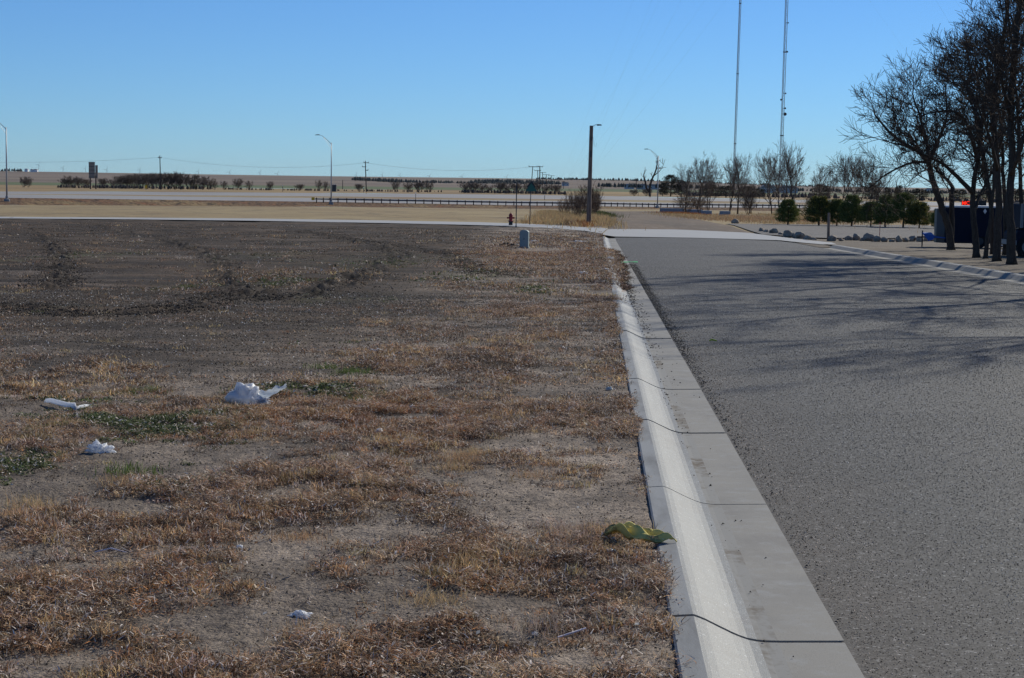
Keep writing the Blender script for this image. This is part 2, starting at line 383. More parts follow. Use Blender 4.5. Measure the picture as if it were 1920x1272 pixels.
POST = [(60, 830, 130, 60, .6), (230, 785, 160, 24, .6), (85, 975, 100, 26, .5), (330, 800, 80, 22, .6), (430, 805, 60, 25, .6), (120, 735, 160, 14, .4), (700, 690, 60, 14, .6), (560, 735, 90, 14, .5), (870, 868, 60, 18, .5), (900, 1045, 70, 24, .6), (50, 1100, 60, 30, .4)]
BARE = [(262, 828, 75, 20, .95), (200, 862, 85, 20, .95), (120, 900, 95, 22, .95), (25, 948, 70, 20, .95), (190, 1062, 150, 52, .97), (370, 886, 85, 22, .95), (70, 1030, 90, 26, .8), (30, 1200, 60, 20, .5), (520, 820, 60, 22, .8), (560, 690, 420, 38, .75), (200, 660, 300, 40, .7),
        (1070, 715, 110, 70, .85), (1110, 760, 60, 60, .7), (810, 727, 45, 14, 1), (985, 1000, 75, 48, 1), (1165, 900, 45, 95, .85), (1010, 900, 60, 20, .6), (1080, 1235, 260, 35, .95), (700, 960, 60, 26, .7),
        (600, 1040, 50, 20, .5), (770, 1080, 80, 22, .8), (1060, 560, 90, 40, .7), (900, 600, 120, 40, .7), (700, 560, 160, 60, .8), (1130, 640, 60, 26, .7), (330, 1190, 60, 20, .5)]
LUSH = [(120, 700, 200, 30, .5), (250, 770, 260, 34, .7), (480, 780, 120, 20, .5), (640, 1180, 500, 90, .5), (150, 1180, 220, 90, .5), (640, 930, 260, 60, .4), (60, 900, 80, 30, .6), (800, 670, 130, 30, .9), (870, 770, 200, 35, .6), (700, 850, 250, 45, .6), (930, 660, 60, 16, .6), (560, 800, 150, 30, .5), (900, 1050, 100, 40, .7), (500, 1150, 420, 110, .5), (60, 830, 120, 40, .6),
        (240, 780, 150, 26, .6), (90, 960, 110, 35, .6), (250, 990, 110, 40, .5), (1000, 470, 90, 16, .8), (560, 520, 120, 20, .4), (980, 580, 60, 10, .7), (1100, 1000, 90, 60, .6), (900, 520, 80, 22, .5), (1120, 500, 70, 40, .6)]
GREEN = [(230, 790, 170, 26), (60, 860, 110, 45), (330, 800, 90, 25), (130, 760, 120, 20), (330, 538, 40, 7), (520, 530, 60, 9), (500, 480, 60, 8), (700, 490, 130, 12), (560, 735, 120, 16), (370, 880, 60, 30), (660, 698, 18, 7), (130, 575, 50, 8), (190, 480, 70, 8),
         (620, 640, 60, 6), (20, 490, 40, 8), (640, 560, 110, 10), (880, 520, 90, 12), (1010, 545, 40, 8), (450, 850, 70, 20)]
ORANGE = [(380, 556, 60, 7), (300, 650, 90, 7), (600, 580, 90, 8), (480, 620, 60, 6), (980, 480, 120, 14), (1080, 470, 80, 10), (560, 1130, 400, 90), (680, 780, 250, 50)]

vr = np.concatenate([np.linspace(-12, 4.5, 12)[:-1], 4.5*(113/4.5)**np.linspace(0, 1, 760)])
sx_ = np.concatenate([np.linspace(-1, 0, 10)[:-1], np.linspace(0, 1, 560)])
Vv = np.repeat(vr[:, None], len(sx_), 1); Ue = edge_u(vr)[:, None]; UL = -(.36*np.maximum(vr, 4.5)+.6)[:, None]
Uu = np.where(sx_[None, :] >= 0, UL+(Ue-UL)*np.clip(sx_, 0, 1)[None, :]**.85, UL+sx_[None, :]*70)
def rutw(u, v):
    r = np.zeros(u.shape)
    for k, R in enumerate(RUTW):
        dd = segdist(u, v, R)+.5*(fbm(u*1.1, v*1.1, 44)-.5)
        r = np.maximum(r, np.exp(-(dd/(.42 if k == 0 else .32))**2)*(1 if k < 2 else .6))
    return r
Rw = rutw(Uu, Vv); Dn = lot_density(Uu, Vv)
lodf = np.clip(1-(Vv-30)/60, .25, 1)
relief = (fbm(Uu*1.3, Vv*1.3, 61)-.5)*.05 + (fbm(Uu*7, Vv*7, 62, 3)-.5)*.022*lodf + (fbm(Uu*28, Vv*28, 63, 3)-.5)*.012*np.clip((22-Vv)/10, 0, 1)
relief = relief+Dn*.085*np.clip(fbm(Uu*3.2, Vv*2.8, 64)-.35, 0, 1) - .01 + Rw*((fbm(Uu*4, Vv*2.2, 65, 3)-.48)*.32-.01)
relief = relief+np.clip((Vv-20)/30, 0, 1)*(fbm(Uu*.5, Vv*.55, 66, 4)-.5)*.16*np.clip((-.2-Uu)/1.5, 0, 1)
ed = np.clip((Ue-Uu)/.5, 0, 1)
cov = (np.clip((Vv-27)/7, 0, 1)*np.clip((68-Vv)/5, 0, 1))
lip = np.clip((Ue-Uu)/np.maximum(Ue-.30, .02), 0, 1)                # slumped soil tapers to the gutter
base = np.where(cov > .02, LOTZ+.02*cov - cov*(1-lip)*.085, LOTZ)
Zz = znear(Vv)+base+relief*(.25+.75*ed)
Zz = Zz-np.clip((5.9-Vv)/.5, 0, 1)*.05*np.exp(-((Uu-.2)/.25)**2)
# soil colour
wob = (fbm(Uu*1.1, Vv*.5, 93, 4)-.5)*9
far = np.clip((Vv-13+wob)/11, 0, 1)*(1-np.clip((Uu+.046*Vv+2.6)/2.2, 0, 1))
n = fbm(Uu*.8, Vv*.45, 71)[..., None]; n2 = fbm(Uu*5, Vv*5, 72)[..., None]
sand = np.array([.29, .232, .178]); dark = np.array([.074, .049, .029]); brown = np.array([.10, .068, .042]); vdark = np.array([.036, .028, .022])
C = sand*(1-far[..., None])+dark*far[..., None]
C = C*(.55+.9*n)
C = C*(1-.8*Dn[..., None])+np.array([.055, .036, .024])*.8*Dn[..., None]  # dark litter plus the shade under weeds, put into the soil colour
pale = np.clip((fbm(Uu*.18, Vv*.5, 75)-.58)*7, 0, 1)[..., None]*far[..., None]
C = C*(1-.6*pale)+np.array([.13, .105, .085])*.6*pale
C = C*(1-.82*Rw[..., None])+vdark*.82*Rw[..., None]
streak = np.clip((fbm(Uu*.25, Vv*1.6, 76)-.56)*6, 0, 1)[..., None]*far[..., None]
C = C*(1-.55*streak)
grn = np.zeros(Uu.shape); orn = np.zeros(Uu.shape)
for e in GREEN: grn = np.maximum(grn, ell(Uu, Vv, *e))
for e in ORANGE: orn = np.maximum(orn, ell(Uu, Vv, *e))
gm = (grn*np.clip((n2[..., 0]-.5)*8, 0, 1)*np.clip((Vv-20)/10, 0, 1))[..., None]*.7
C = C*(1-gm)+np.array([.075, .085, .035])*gm
om = (orn*np.clip((fbm(Uu*4, Vv*4, 77)-.48)*8, 0, 1)*np.clip((Vv-16)/6, 0, 1))[..., None]*.5
C = C*(1-om)+np.array([.17, .09, .05])*om
C = C*(.8+.4*n2)*(.35+.4*np.clip((17-Vv)/4, 0, 1)[..., None]+(1.3-.7*np.clip((17-Vv)/4, 0, 1)[..., None])*np.clip((fbm(Uu*.45, Vv*1.3, 171, 5)[..., None]-.28)*2.1, 0, 1))*(.6+.8*fbm(Uu*9, Vv*3, 172, 4)[..., None])
X, Y = uv2xy(Uu, Vv)
lot = S(grid('dirt_lot', X, Y, Zz, MT['soil'], colors=C))

# ------------------------------------------------------------------ road, kerbs, yard
def strip(name, us, v0, v1, nv, zs, m, geo=False, amp=0):
    v = (v0+(v1-v0)*np.linspace(0, 1, nv)**(1.6 if geo else 1))
    V = np.repeat(v[:, None], len(us), 1); U = np.repeat(np.array(us, float)[None, :], nv, 0)
    Z = znear(V)+np.array(zs)[None, :]+amp*(fbm(U*2, V*2, 81)-.5)
    X, Y = uv2xy(U, V); return S(grid(name, X, Y, Z, m))
ru = np.linspace(.935, 9.56, 12)
strip('road', ru, -12, 90.6, 60, .005+.03*np.sin(np.linspace(0, math.pi, 12)), MT['asphalt'])
strip('base_ground', [-1.5, 0, .9, 9.6, 12], -12, 108, 30, [-.085]*5, mat('kerb_base', (.05, .042, .035), 1, .1))
PROF = [(.298, -.12), (.298, .082), (.306, .088), (.385, .094), (.402, .089), (.43, .078), (.48, .054), (.53, .031), (.56, .0185), (.59, .009), (.625, .0035), (.65, .0015), (.70, .0015), (.945, .008), (.945, -.1)]
def kerb(name, prof, vs, mats, gap=.012, gaps=None):
    V = []; Fc = []; mi = []
    for j, (a, b) in enumerate(vs):
        ga = gaps.get(round(a, 1), gap) if gaps else gap; gb = gaps.get(round(b, 1), gap) if gaps else gap
        steps = 4; n = len(prof); base = len(V); dzj = rnd.uniform(-.0025, .0025)
        for k in range(steps+1):
            v = a+ga/2+(b-a-ga/2-gb/2)*k/steps
            for (u, z) in prof:
                x, y = uv2xy(u+rnd.uniform(-.001, .001), v); V.append((x, y, float(znear(v))+z+dzj))
        for k in range(steps):
            for i in range(n-1):
                q = base+k*n+i; Fc.append((q, q+1, q+n+1, q+n)); mi.append(mats[i])
        Fc.append(tuple(base+i for i in range(n))); mi.append(0); Fc.append(tuple(base+steps*n+i for i in reversed(range(n)))); mi.append(0)
    me = bpy.data.meshes.new(name); me.from_pydata(V, [], Fc); me.update()
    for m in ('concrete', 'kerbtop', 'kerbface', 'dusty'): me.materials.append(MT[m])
    me.polygons.foreach_set('material_index', mi)
    o = bpy.data.objects.new(name, me); col.objects.link(o); return S(o)
j0 = 6.53-3.05*6
segs = [(j0+3.05*i, j0+3.05*(i+1)) for i in range(33)]
segs = [(a, min(b, 90.5)) for a, b in segs if a < 88]
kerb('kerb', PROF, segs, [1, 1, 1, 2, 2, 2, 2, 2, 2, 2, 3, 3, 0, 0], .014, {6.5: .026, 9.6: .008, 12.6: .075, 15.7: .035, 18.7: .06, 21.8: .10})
PR = [(9.55, -.1), (9.55, .008), (9.86, .0), (9.90, .01), (10.06, .115), (10.10, .125), (10.34, .12), (10.34, -.15)]
kerb('kerb', PR, [(a, min(b, 76.5)) for a, b in segs if a < 75], [0, 0, 0, 0, 0, 1, 1], gap=.02)
# tar-dark hairline over each tight joint is the gap itself; yard behind the far kerb
vy = np.concatenate([np.linspace(-12, 20, 8)[:-1], np.linspace(20, 104, 170)]); uy = np.concatenate([np.linspace(10.32, 30, 90), np.linspace(32, 95, 18)])
VV, UU = np.meshgrid(vy, uy, indexing='ij')
ZZ = znear(VV)+.10+.06*(fbm(UU*.7, VV*.7, 85)-.5)+.03*(fbm(UU*4, VV*4, 86)-.5)-np.clip((VV-75)/16, 0, 1)*.12
strip('yard', [9.5, 10.2, 11], 76, 92, 20, [.02, .03, .04], MT['yard'])
XX, YY = uv2xy(UU, VV); S(grid('yard', XX, YY, ZZ, MT['yard']))

def patch(name, poly, m, dz, nx=40, ny=10, kind='structure', amp=0):
    """sheet on the terrain between two pixel-traced edges: poly = (near edge points, far edge points)"""
    near, fr = poly
    def res(pts):
        q = np.array([G(x, y) for x, y in pts]); s = np.linspace(0, len(pts)-1, nx)
        return np.stack([np.interp(s, np.arange(len(pts)), q[:, k]) for k in range(2)], -1)
    A, B = res(near), res(fr); V = []
    for j in range(ny+1):
        t = j/ny; Q = A*(1-t)+B*t; V.append([(x, y, Zg(x, y)+dz+amp*math.sin(math.pi*t)) for x, y in Q])
    V = np.array(V); return tag(grid(name, V[..., 0], V[..., 1], V[..., 2], m), kind=kind)
# cross pan at the road's end, concrete street to the left, gravel road beyond
v90 = 90.4
def uvpix_line(): pass
def poly_uv(name, near, fr, m, dz, nx=30, ny=8):
    V = []
    A = np.array(near, float); B = np.array(fr, float); s = np.linspace(0, len(near)-1, nx); ix = np.arange(len(near))
    for j in range(ny+1):
        t = j/ny; U = np.interp(s, ix, A[:, 0])*(1-t)+np.interp(s, ix, B[:, 0])*t; W = np.interp(s, ix, A[:, 1])*(1-t)+np.interp(s, ix, B[:, 1])*t
        x, y = uv2xy(U, W); z = np.array([Zg(a, b) for a, b in zip(x, y)])+dz; V.append(np.stack([x, y, z], -1))
    V = np.array(V); return S(grid(name, V[..., 0], V[..., 1], V[..., 2], m))
def Q(px, py): q = G(px, py); return xy2uv(q[0], q[1])
MT['pan'] = mat('pan_concrete', (.36, .36, .35), .9, .3, noise=[(.8, (.34, .34, .33), .45, .7, (1, .3, 1)), (6, (.4, .4, .39), .5, .8, 1)], bump=[(60, .2, .004)])
near = [Q(-330, 408.5), Q(0, 412.8), Q(240, 414.5), Q(480, 417.2), Q(720, 421.5), Q(900, 425.5), Q(1000, 429.5), Q(1060, 433), Q(1100, 437), Q(1128, 442)]
fr = [Q(-330, 406), Q(0, 409.6), Q(240, 411.0), Q(480, 412.9), Q(720, 416.5), Q(900, 419.8), Q(1000, 423.5), Q(1060, 427), Q(1100, 430), Q(1140, 431.5)]
poly_uv('side_street', near, fr, MT['pan'], .10, 80, 6)
near = [Q(1128, 442), (.93, 90.5), (5, 90.5), (9.0, 88.5), (10.3, 81), (10.6, 77.0)]
fr = [Q(1140, 431.5), Q(1190, 431.5), Q(1270, 432.2), Q(1400, 438.2), Q(1470, 447), Q(1560, 457.0)]
poly_uv('cross_pan', near, fr, MT['pan'], .05, 60, 8)
near = []
fr = [Q(1131, 397), Q(1165, 396.5), Q(1205, 396.7), Q(1243, 397)]
def gravelroad():
    A = [Q(1142, 434.5), Q(1140, 420), Q(1135, 408), Q(1130, 397)]; B = [Q(1425, 443), Q(1345, 420), Q(1285, 408), Q(1243, 397)]
    poly_uv('gravel_road', B, A, MT['gravel_road'], .035, 60, 14)
gravelroad()
poly_uv('gravel_lot', [Q(1430, 441.5), Q(1540, 448), Q(1760, 449), Q(2300, 455)], [Q(1360, 421), Q(1540, 422.5), Q(1760, 424.5), Q(2300, 429)], MT['gravel'], .05, 60, 14)

# ------------------------------------------------------------------ dead weeds: blades in one mesh per band
def hue(k, n):
    pal = {0: (.33, .182, .095), 1: (.52, .335, .185), 2: (.10, .06, .038), 3: (.60, .42, .21), 4: (.50, .385, .29), 5: (.105, .125, .045), 6: (.42, .17, .05)}[k]
    return np.array(pal)*rng.uniform(.65, 1.4, (n, 1))*rng.uniform(.93, 1.07, (n, 3))
def make_blades(name, P0, az, L, w, lean, colors, m=None, curl=.5):
    n = len(P0)
    d1 = np.stack([np.cos(az)*np.sin(lean), np.sin(az)*np.sin(lean), np.cos(lean)], -1)
    l2 = np.clip(lean+curl*rng.uniform(-.2, 1.6, n), 0, 2.1); az2 = az+rng.normal(0, .5, n)
    d2 = np.stack([np.cos(az2)*np.sin(l2), np.sin(az2)*np.sin(l2), np.cos(l2)], -1)
    sd = rng.uniform(0, math.pi*2, n); s = np.stack([np.cos(sd), np.sin(sd), np.zeros(n)], -1)*w[:, None]/2
    p1 = P0+d1*(L*.55)[:, None]; p2 = p1+d2*(L*.45)[:, None]
    V = np.stack([P0-s, P0+s, p1+s*.8, p1-s*.8, p2], 1).reshape(-1, 3)
    i = np.arange(n)[:, None]*5
    Fc = np.concatenate([i+np.array([0, 1, 2]), i+np.array([0, 2, 3]), i+np.array([3, 2, 4])], 0)
    return npmesh(name, V, Fc, m or MT['grass'], colors=np.repeat(colors, 5, 0))
zrow = znear(vr)
def lot_height(u, v):
    iv = np.clip(np.searchsorted(vr, v)-1, 0, len(vr)-2); UE = Ue[iv, 0]; UL_ = UL[iv, 0]
    t = np.clip((u-UL_)/(UE-UL_), 0, 1)**(1/.85); ix = np.clip(np.searchsorted(sx_, t)-1, 9, len(sx_)-2)
    return Zz[iv, ix]
def sample(v0, v1, per, margin=.35):
    A = (.335+.05)*(v1*v1-v0*v0)/2+1.2*(v1-v0); n = int(A*per)
    v = np.sqrt(rng.uniform(v0*v0, v1*v1, n)); ul = -(.337*v+margin); ue = edge_u(v)
    u = ul+(ue-ul+.03)*rng.uniform(0, 1, n); return u, v
def gmask(u, v, L):
    g = np.zeros(u.shape)
    for e in L: g = np.maximum(g, ell(u, v, *e))
    return g
def weeds(name, v0, v1, per, nb, Ls, ws, rad, label):
    u, v = sample(v0, v1, per); D = lot_density(u, v); k = rng.uniform(0, 1, len(u)) < D**1.15; u, v, D = u[k], v[k], D[k]
    n = len(u); cl = fbm(u*1.6, v*1.1, 101); kind = np.zeros(n, int)
    r = rng.uniform(0, 1, n); kind[:] = 0; kind[r < .44] = 2; kind[r > .70] = 1; kind[r > .87] = 4
    kind[(cl > .64) & (rng.uniform(0, 1, n) < .16)] = 3; kind[rng.uniform(0, 1, n) < .025] = 3; kind[(cl < .36) & (rng.uniform(0, 1, n) < .6)] = 2
    g = gmask(u, v, GREEN)*np.clip((fbm(u*3, v*3, 103)-.38)*6, 0, 1); kind[rng.uniform(0, 1, n) < g*1.1] = 5
    o = gmask(u, v, ORANGE); kind[(rng.uniform(0, 1, n) < o*.22) & (kind != 5)] = 6
    hk = {0: 1, 1: 1, 2: .75, 3: 1.15, 4: 1.05, 5: .7, 6: .8}; hs = np.vectorize(hk.get)(kind).astype(float)*(.6+.9*fbm(u*2.6, v*2.2, 131))
    C0 = np.zeros((n, 3))
    for q in range(7):
        mm = kind == q
        if mm.any(): C0[mm] = hue(q, mm.sum())
    U = np.repeat(u, nb)+rng.normal(0, rad, n*nb); W = np.repeat(v, nb)+rng.normal(0, rad, n*nb)
    ov = U > edge_u(W)+.02; U[ov] = edge_u(W[ov])-rng.uniform(0, .12, ov.sum())
    x, y = uv2xy(U, W); z = lot_height(U, W)-.003
    K = np.repeat(hs, nb); az = rng.uniform(0, 2*math.pi, n*nb)
    upright = np.repeat(kind == 3, nb); flat = (rng.uniform(0, 1, n*nb) < .72) & ~upright
    lean = np.where(flat, rng.uniform(.95, 1.62, n*nb), np.abs(rng.normal(.6, .35, n*nb)))
    L = Ls*K*rng.uniform(.3, 1.15, n*nb)*np.repeat(.6+.7*rng.uniform(0, 1, n), nb)
    z = z+np.where(flat, rng.uniform(0, 1, n*nb)**1.5*.055*K*np.repeat(np.clip(fbm(u*3.1, v*2.6, 141)*2.6-.7, .1, 1.6), nb)*np.clip(W/16, 1, 2), 0)
    w = ws*rng.uniform(.6, 1.4, n*nb)*np.repeat(np.where(kind == 5, 2.6, 1), nb)
    c = np.repeat(C0, nb, 0)*rng.uniform(.2, 1.75, (n*nb, 1)); wh = rng.uniform(0, 1, n*nb) < .075; c[wh] = np.array([.80, .70, .60])*rng.uniform(.7, 1.2, (wh.sum(), 1)); w[wh] *= 1.5  # wide tone spread puts dark gaps and sunlit specks into the blade colour
    o = make_blades(name, np.stack([x, y, z], -1), az, L, w, lean, c)
    return tag(o, label, 'weeds', kind='stuff')
weeds('dead_weeds', 5.2, 14, 800, 46, .044, .0035, .030, 'tangled brown dead weeds and straw in the foreground dirt')
weeds('dead_weeds', 14, 30, 330, 28, .045, .006, .05, 'patchy brown weeds behind the white litter on the dirt lot')
weeds('dead_weeds', 30, 62, 75, 16, .07, .012, .09, 'sparse brown weeds halfway down the dirt verge')
weeds('dead_weeds', 62, 100, 18, 14, .09, .024, .16, 'brown weeds on the verge near the grey utility pedestal')
# taller straw tufts
TUF = [(870, 862, .16), (885, 850, .12), (850, 878, .12), (900, 1040, .15), (880, 1055, .14), (930, 1060, .12), (740, 690, .12), (770, 685, .1), (60, 950, .13), (30, 970, .12), (430, 800, .12), (460, 815, .1), (1000, 890, .1), (640, 940, .1),
       (905, 1070, .12), (230, 905, .1), (1050, 1010, .16), (1075, 1020, .15), (1040, 1040, .14), (1100, 1005, .12), (620, 770, .09), (560, 1010, .1), (1170, 1000, .13), (1010, 1180, .13), (40, 1090, .12), (560, 900, .09), (110, 800, .1), (75, 815, .12), (1150, 1030, .1), (700, 720, .1), (580, 1180, .1), (820, 1130, .12)]
pp = []; cc = []; hh = []
for i, (x, y, h) in enumerate(TUF):
    cu, cv = gp(x, y); m_ = 260
    uu = cu+rng.normal(0, .07, m_); vv_ = cv+rng.normal(0, .07, m_)
    uu = np.minimum(uu, edge_u(vv_)-.01); xx, yy = uv2xy(uu, vv_); pp.append(np.stack([xx, yy, lot_height(uu, vv_)-.004], -1))
    gry = 1000 < x < 1110 and y > 990
    cc.append(hue(4 if gry else (3 if i % 3 else 1), m_)); hh.append(np.full(m_, h*.62)*rng.uniform(.4, 1.2, m_))
pp = np.concatenate(pp); cc = np.concatenate(cc); hh = np.concatenate(hh)
tag(make_blades('straw_tufts', pp, rng.uniform(0, 2*math.pi, len(pp)), hh, np.full(len(pp), .0022), np.abs(rng.normal(.45, .35, len(pp))), cc, curl=.7), 'pale straw coloured grass tufts standing above the weeds', 'grass', kind='stuff')
# green grass clumps beyond the bag
GT = [(662, 697), (655, 703), (680, 752), (690, 745), (610, 688), (270, 735), (350, 538), (240, 885)]
pp = []
for (x, y) in GT:
    cu, cv = gp(x, y); m_ = 160; uu = cu+rng.normal(0, .09, m_); vv_ = cv+rng.normal(0, .12, m_); xx, yy = uv2xy(uu, vv_); pp.append(np.stack([xx, yy, lot_height(uu, vv_)], -1))
pp = np.concatenate(pp); n_ = len(pp)
tag(make_blades('green_grass', pp, rng.uniform(0, 6.28, n_), rng.uniform(.03, .08, n_), np.full(n_, .005), np.abs(rng.normal(.5, .3, n_)), np.array([.14, .19, .05])*rng.uniform(.6, 1.4, (n_, 1))), 'small clumps of live green grass on the dirt', 'grass', kind='stuff')
# chips of leaf litter, clods and loose gravel
def chips(name, u, v, z, size, colors, label, cat, flat=.5, m='chips'):
    n = len(u); x, y = uv2xy(u, v); c = np.stack([x, y, z], -1)
    base = np.array([[1, 0, -.3], [-.5, .87, -.3], [-.5, -.87, -.3], [0.1, 0, .8]])
    a = rng.uniform(0, 6.28, n); ca, sa = np.cos(a), np.sin(a)
    B = base[None]*np.stack([rng.uniform(.6, 1.4, n), rng.uniform(.5, 1.1, n), rng.uniform(.4, 1, n)*flat*2], -1)[:, None, :]*size[:, None, None]
    R = np.stack([B[..., 0]*ca[:, None]-B[..., 1]*sa[:, None], B[..., 0]*sa[:, None]+B[..., 1]*ca[:, None], B[..., 2]], -1)
    V = (c[:, None, :]+R).reshape(-1, 3); i = np.arange(n)[:, None]*4
    Fc = np.concatenate([i+np.array(q) for q in ((0, 1, 3), (1, 2, 3), (2, 0, 3), (0, 2, 1))], 0)
    return tag(npmesh(name, V, Fc, MT[m], colors=np.repeat(colors, 4, 0)), label, cat, kind='stuff')
def grey(n, a, b, tint=(1, .95, .88)): return rng.uniform(a, b, (n, 1))*np.array(tint)
n_ = 9000; v = 5+(np.sqrt(rng.uniform(0, 1, n_)))*45; u = .95+np.abs(rng.normal(0, .07, n_))
chips('loose_gravel', u, v, znear(v)+.012, rng.uniform(.0025, .007, n_)*(1+v/30), np.where(rng.uniform(0, 1, (n_, 1)) < .8, grey(n_, .02, .08), grey(n_, .15, .4)), 'dark loose gravel along the gutter edge of the asphalt', 'gravel')
vv = []; uu = []
for (a_, b_, per) in ((5.3, 9, 3000), (9, 14, 1900), (14, 21, 900), (21, 32, 380), (32, 48, 150), (48, 80, 40)):
    n_ = int(per*(b_-a_)*(.24*(a_+b_)/2+1.3)); v = rng.uniform(a_, b_, n_); u = .96+rng.uniform(0, 1, n_)*(.24*v+1.2); k = u < 9.5; vv.append(v[k]); uu.append(u[k])
v = np.concatenate(vv); u = np.concatenate(uu); n_ = len(v); r = rng.uniform(0, 1, (n_, 1)); warm = np.clip(1.8-u, 0, 1)[:, None]
Cc = np.where(r < .34, grey(n_, .02, .055, (1, .97, .93)), np.where(r < .84, grey(n_, .08, .19, (1, .97, .93)), grey(n_, .26, .62, (1, .98, .95))))*(1+warm*np.array([.5, .2, -.05]))
chips('road_aggregate', u, v, znear(v)+.005+.03*np.sin((u-.935)/8.6*math.pi), rng.uniform(.003, .006, n_)*(.55+np.minimum(v, 24)/17), Cc, 'coarse stone chips standing out of the worn asphalt', 'gravel', flat=.55)
n_ = 1100; v = 5+np.sqrt(rng.uniform(0, 1, n_))*40; u = .58+np.abs(rng.normal(0, .1, n_))
chips('gutter_debris', u, v, znear(v)+.008, rng.uniform(.002, .007, n_)*(1+v/18), grey(n_, .02, .06), 'dark crumbs and dead leaf bits in the concrete gutter', 'debris')
u, v = sample(5.2, 30, 380); n_ = len(u); r = rng.uniform(0, 1, (n_, 1))
Cc = np.where(r < .68, grey(n_, .03, .09, (1, .82, .66)), np.where(r < .965, grey(n_, .15, .32, (1, .88, .72)), grey(n_, .5, .8, (1, .97, .92))))  # palest chips also imitate tiny specular whites among the weeds
chips('soil_clods', u, v, lot_height(u, v)+.001, rng.uniform(.0022, .0085, n_)*(.6+v/18), Cc, 'small clods, seed husks and pale chips on the soil', 'debris')
n_ = 20000; k = rng.integers(0, len(RUTW), n_); pu = np.zeros(n_); pv = np.zeros(n_)
for q, R in enumerate(RUTW):
    mm = k == q; R = np.array(R); t = rng.uniform(0, len(R)-1, mm.sum()); pu[mm] = np.interp(t, np.arange(len(R)), R[:, 0]); pv[mm] = np.interp(t, np.arange(len(R)), R[:, 1])
pu += rng.normal(0, .28, n_); pv += rng.normal(0, .35, n_)
chips('tilled_clods', pu, pv, lot_height(pu, pv)+.01, rng.uniform(.006, .022, n_), grey(n_, .02, .085, (1, .82, .68)), 'dark clods thrown up along the tyre ruts', 'soil', flat=.8)
v = 15+rng.uniform(0, 1, 60000)**.75*85; u = rng.uniform(-1, 0, 60000)*(.34*v+.5)+.2; cm = fbm(u*.7, v*.4, 111) > .5; u, v = u[cm], v[cm]; n_ = len(u)
r = rng.uniform(0, 1, (n_, 1))
chips('lot_clods', u, v, lot_height(u, v), rng.uniform(.003, .010, n_)*(1+v/30), np.where(r < .975, grey(n_, .02, .07, (1, .8, .62)), grey(n_, .2, .4)), 'scattered clods and pale bits across the bare dirt lot', 'soil', flat=.7)
# curled leaves: tan, orange, a few pale
u, v = sample(5.2, 18, 90); D = lot_density(u, v); k = rng.uniform(0, 1, len(u)) < D*.8+.05; u, v = u[k], v[k]; n_ = len(u)
x, y = uv2xy(u, v); c = np.stack([x, y, lot_height(u, v)+rng.uniform(.004, .03, n_)], -1); a = rng.uniform(0, 6.28, n_); tl = rng.normal(0, .5, n_); s = rng.uniform(.004, .011, n_)
du = np.stack([np.cos(a), np.sin(a), tl], -1)*s[:, None]*1.4; dv = np.stack([-np.sin(a), np.cos(a), rng.normal(0, .6, n_)], -1)*s[:, None]*.7
V = np.stack([c-du, c+dv, c+du, c-dv+np.array([0, 0, .003])], 1).reshape(-1, 3); i = np.arange(n_)[:, None]*4
r = rng.uniform(0, 1, (n_, 1)); Cc = np.where(r < .5, np.array([.2, .12, .07]), np.where(r < .82, np.array([.36, .27, .18]), np.where(r < .93, np.array([.5, .2, .05]), np.array([.6, .58, .52]))))*rng.uniform(.6, 1.3, (n_, 1))
tag(npmesh('fallen_leaves', V, i+np.array([0, 1, 2, 3]), MT['deadleaf'], colors=np.repeat(Cc, 4, 0)), 'small curled dead leaves among the foreground weeds', 'leaves', kind='stuff')
# weeds spilling over the slumped kerb
n_ = 5200; v = rng.uniform(25.5, 66, n_); u = edge_u(v)+rng.normal(-.05, .06, n_); x, y = uv2xy(u, v)
keep = fbm(v*.7, v*0+2, 121) > .42; x, y, v, u = x[keep], y[keep], v[keep], u[keep]; n_ = len(v)
tag(make_blades('kerb_weeds', np.stack([x, y, znear(v)+.03], -1), rng.uniform(-1.2, 1.2, n_), rng.uniform(.04, .13, n_), np.full(n_, .008), rng.uniform(.7, 1.45, n_), hue(2, n_)*.8), 'dead stems spilling over the buried stretch of kerb', 'weeds', kind='stuff')
# field grasses beyond the street and by the shrubs
def tallgrass(name, spots, label, nb=220):
    pp = []; cc = []; LL = []
    for (x, y, rx, ry, h, k) in spots:
        q0 = G(x, y); q1 = G(x, y-ry); q2 = G(x, y+ry); dy = abs(q1[1]-q2[1])/2; rx_ = rx/F*q0[1]; m_ = int(nb*max(1, rx_*dy*.8))
        m_ = min(m_, 9000)
        X_ = q0[0]+rng.normal(0, rx_*.6, m_); Y_ = q0[1]+rng.normal(0, dy*.6, m_)
        D, Z = frow(X_/Y_); z = np.array([np.interp(Y_[j], D[j], Z[j]) if Y_[j] > 106 else float(znear(xy2uv(X_[j], Y_[j])[1])) for j in range(m_)])
        pp.append(np.stack([X_, Y_, z+.02], -1)); cc.append(hue(k, m_)*.8); LL.append(h*rng.uniform(.3, 1.0, m_))
    pp = np.concatenate(pp); n_ = len(pp)
    return tag(make_blades(name, pp, rng.uniform(0, 6.28, n_), np.concatenate(LL), np.full(n_, .035), np.abs(rng.normal(.3, .25, n_)), np.concatenate(cc), curl=.6), label, 'grass', kind='stuff')
tallgrass('tall_grass', [(1030, 414, 25, 5, .55, 3), (1045, 405, 25, 5, .6, 3), (1060, 412, 22, 6, .6, 3), (1000, 419, 30, 2, .35, 3), (1078, 423, 18, 3, .5, 1), (1092, 425, 18, 2.5, .5, 6), (1122, 416, 16, 5, .7, 3), (1130, 424, 14, 2, .4, 3),
                         (1065, 422, 10, 2, .4, 2), (1118, 403, 14, 3, .6, 5), (1070, 408, 12, 3, .5, 5)], 'pale tall dry grass round the foot of the wooden light pole')
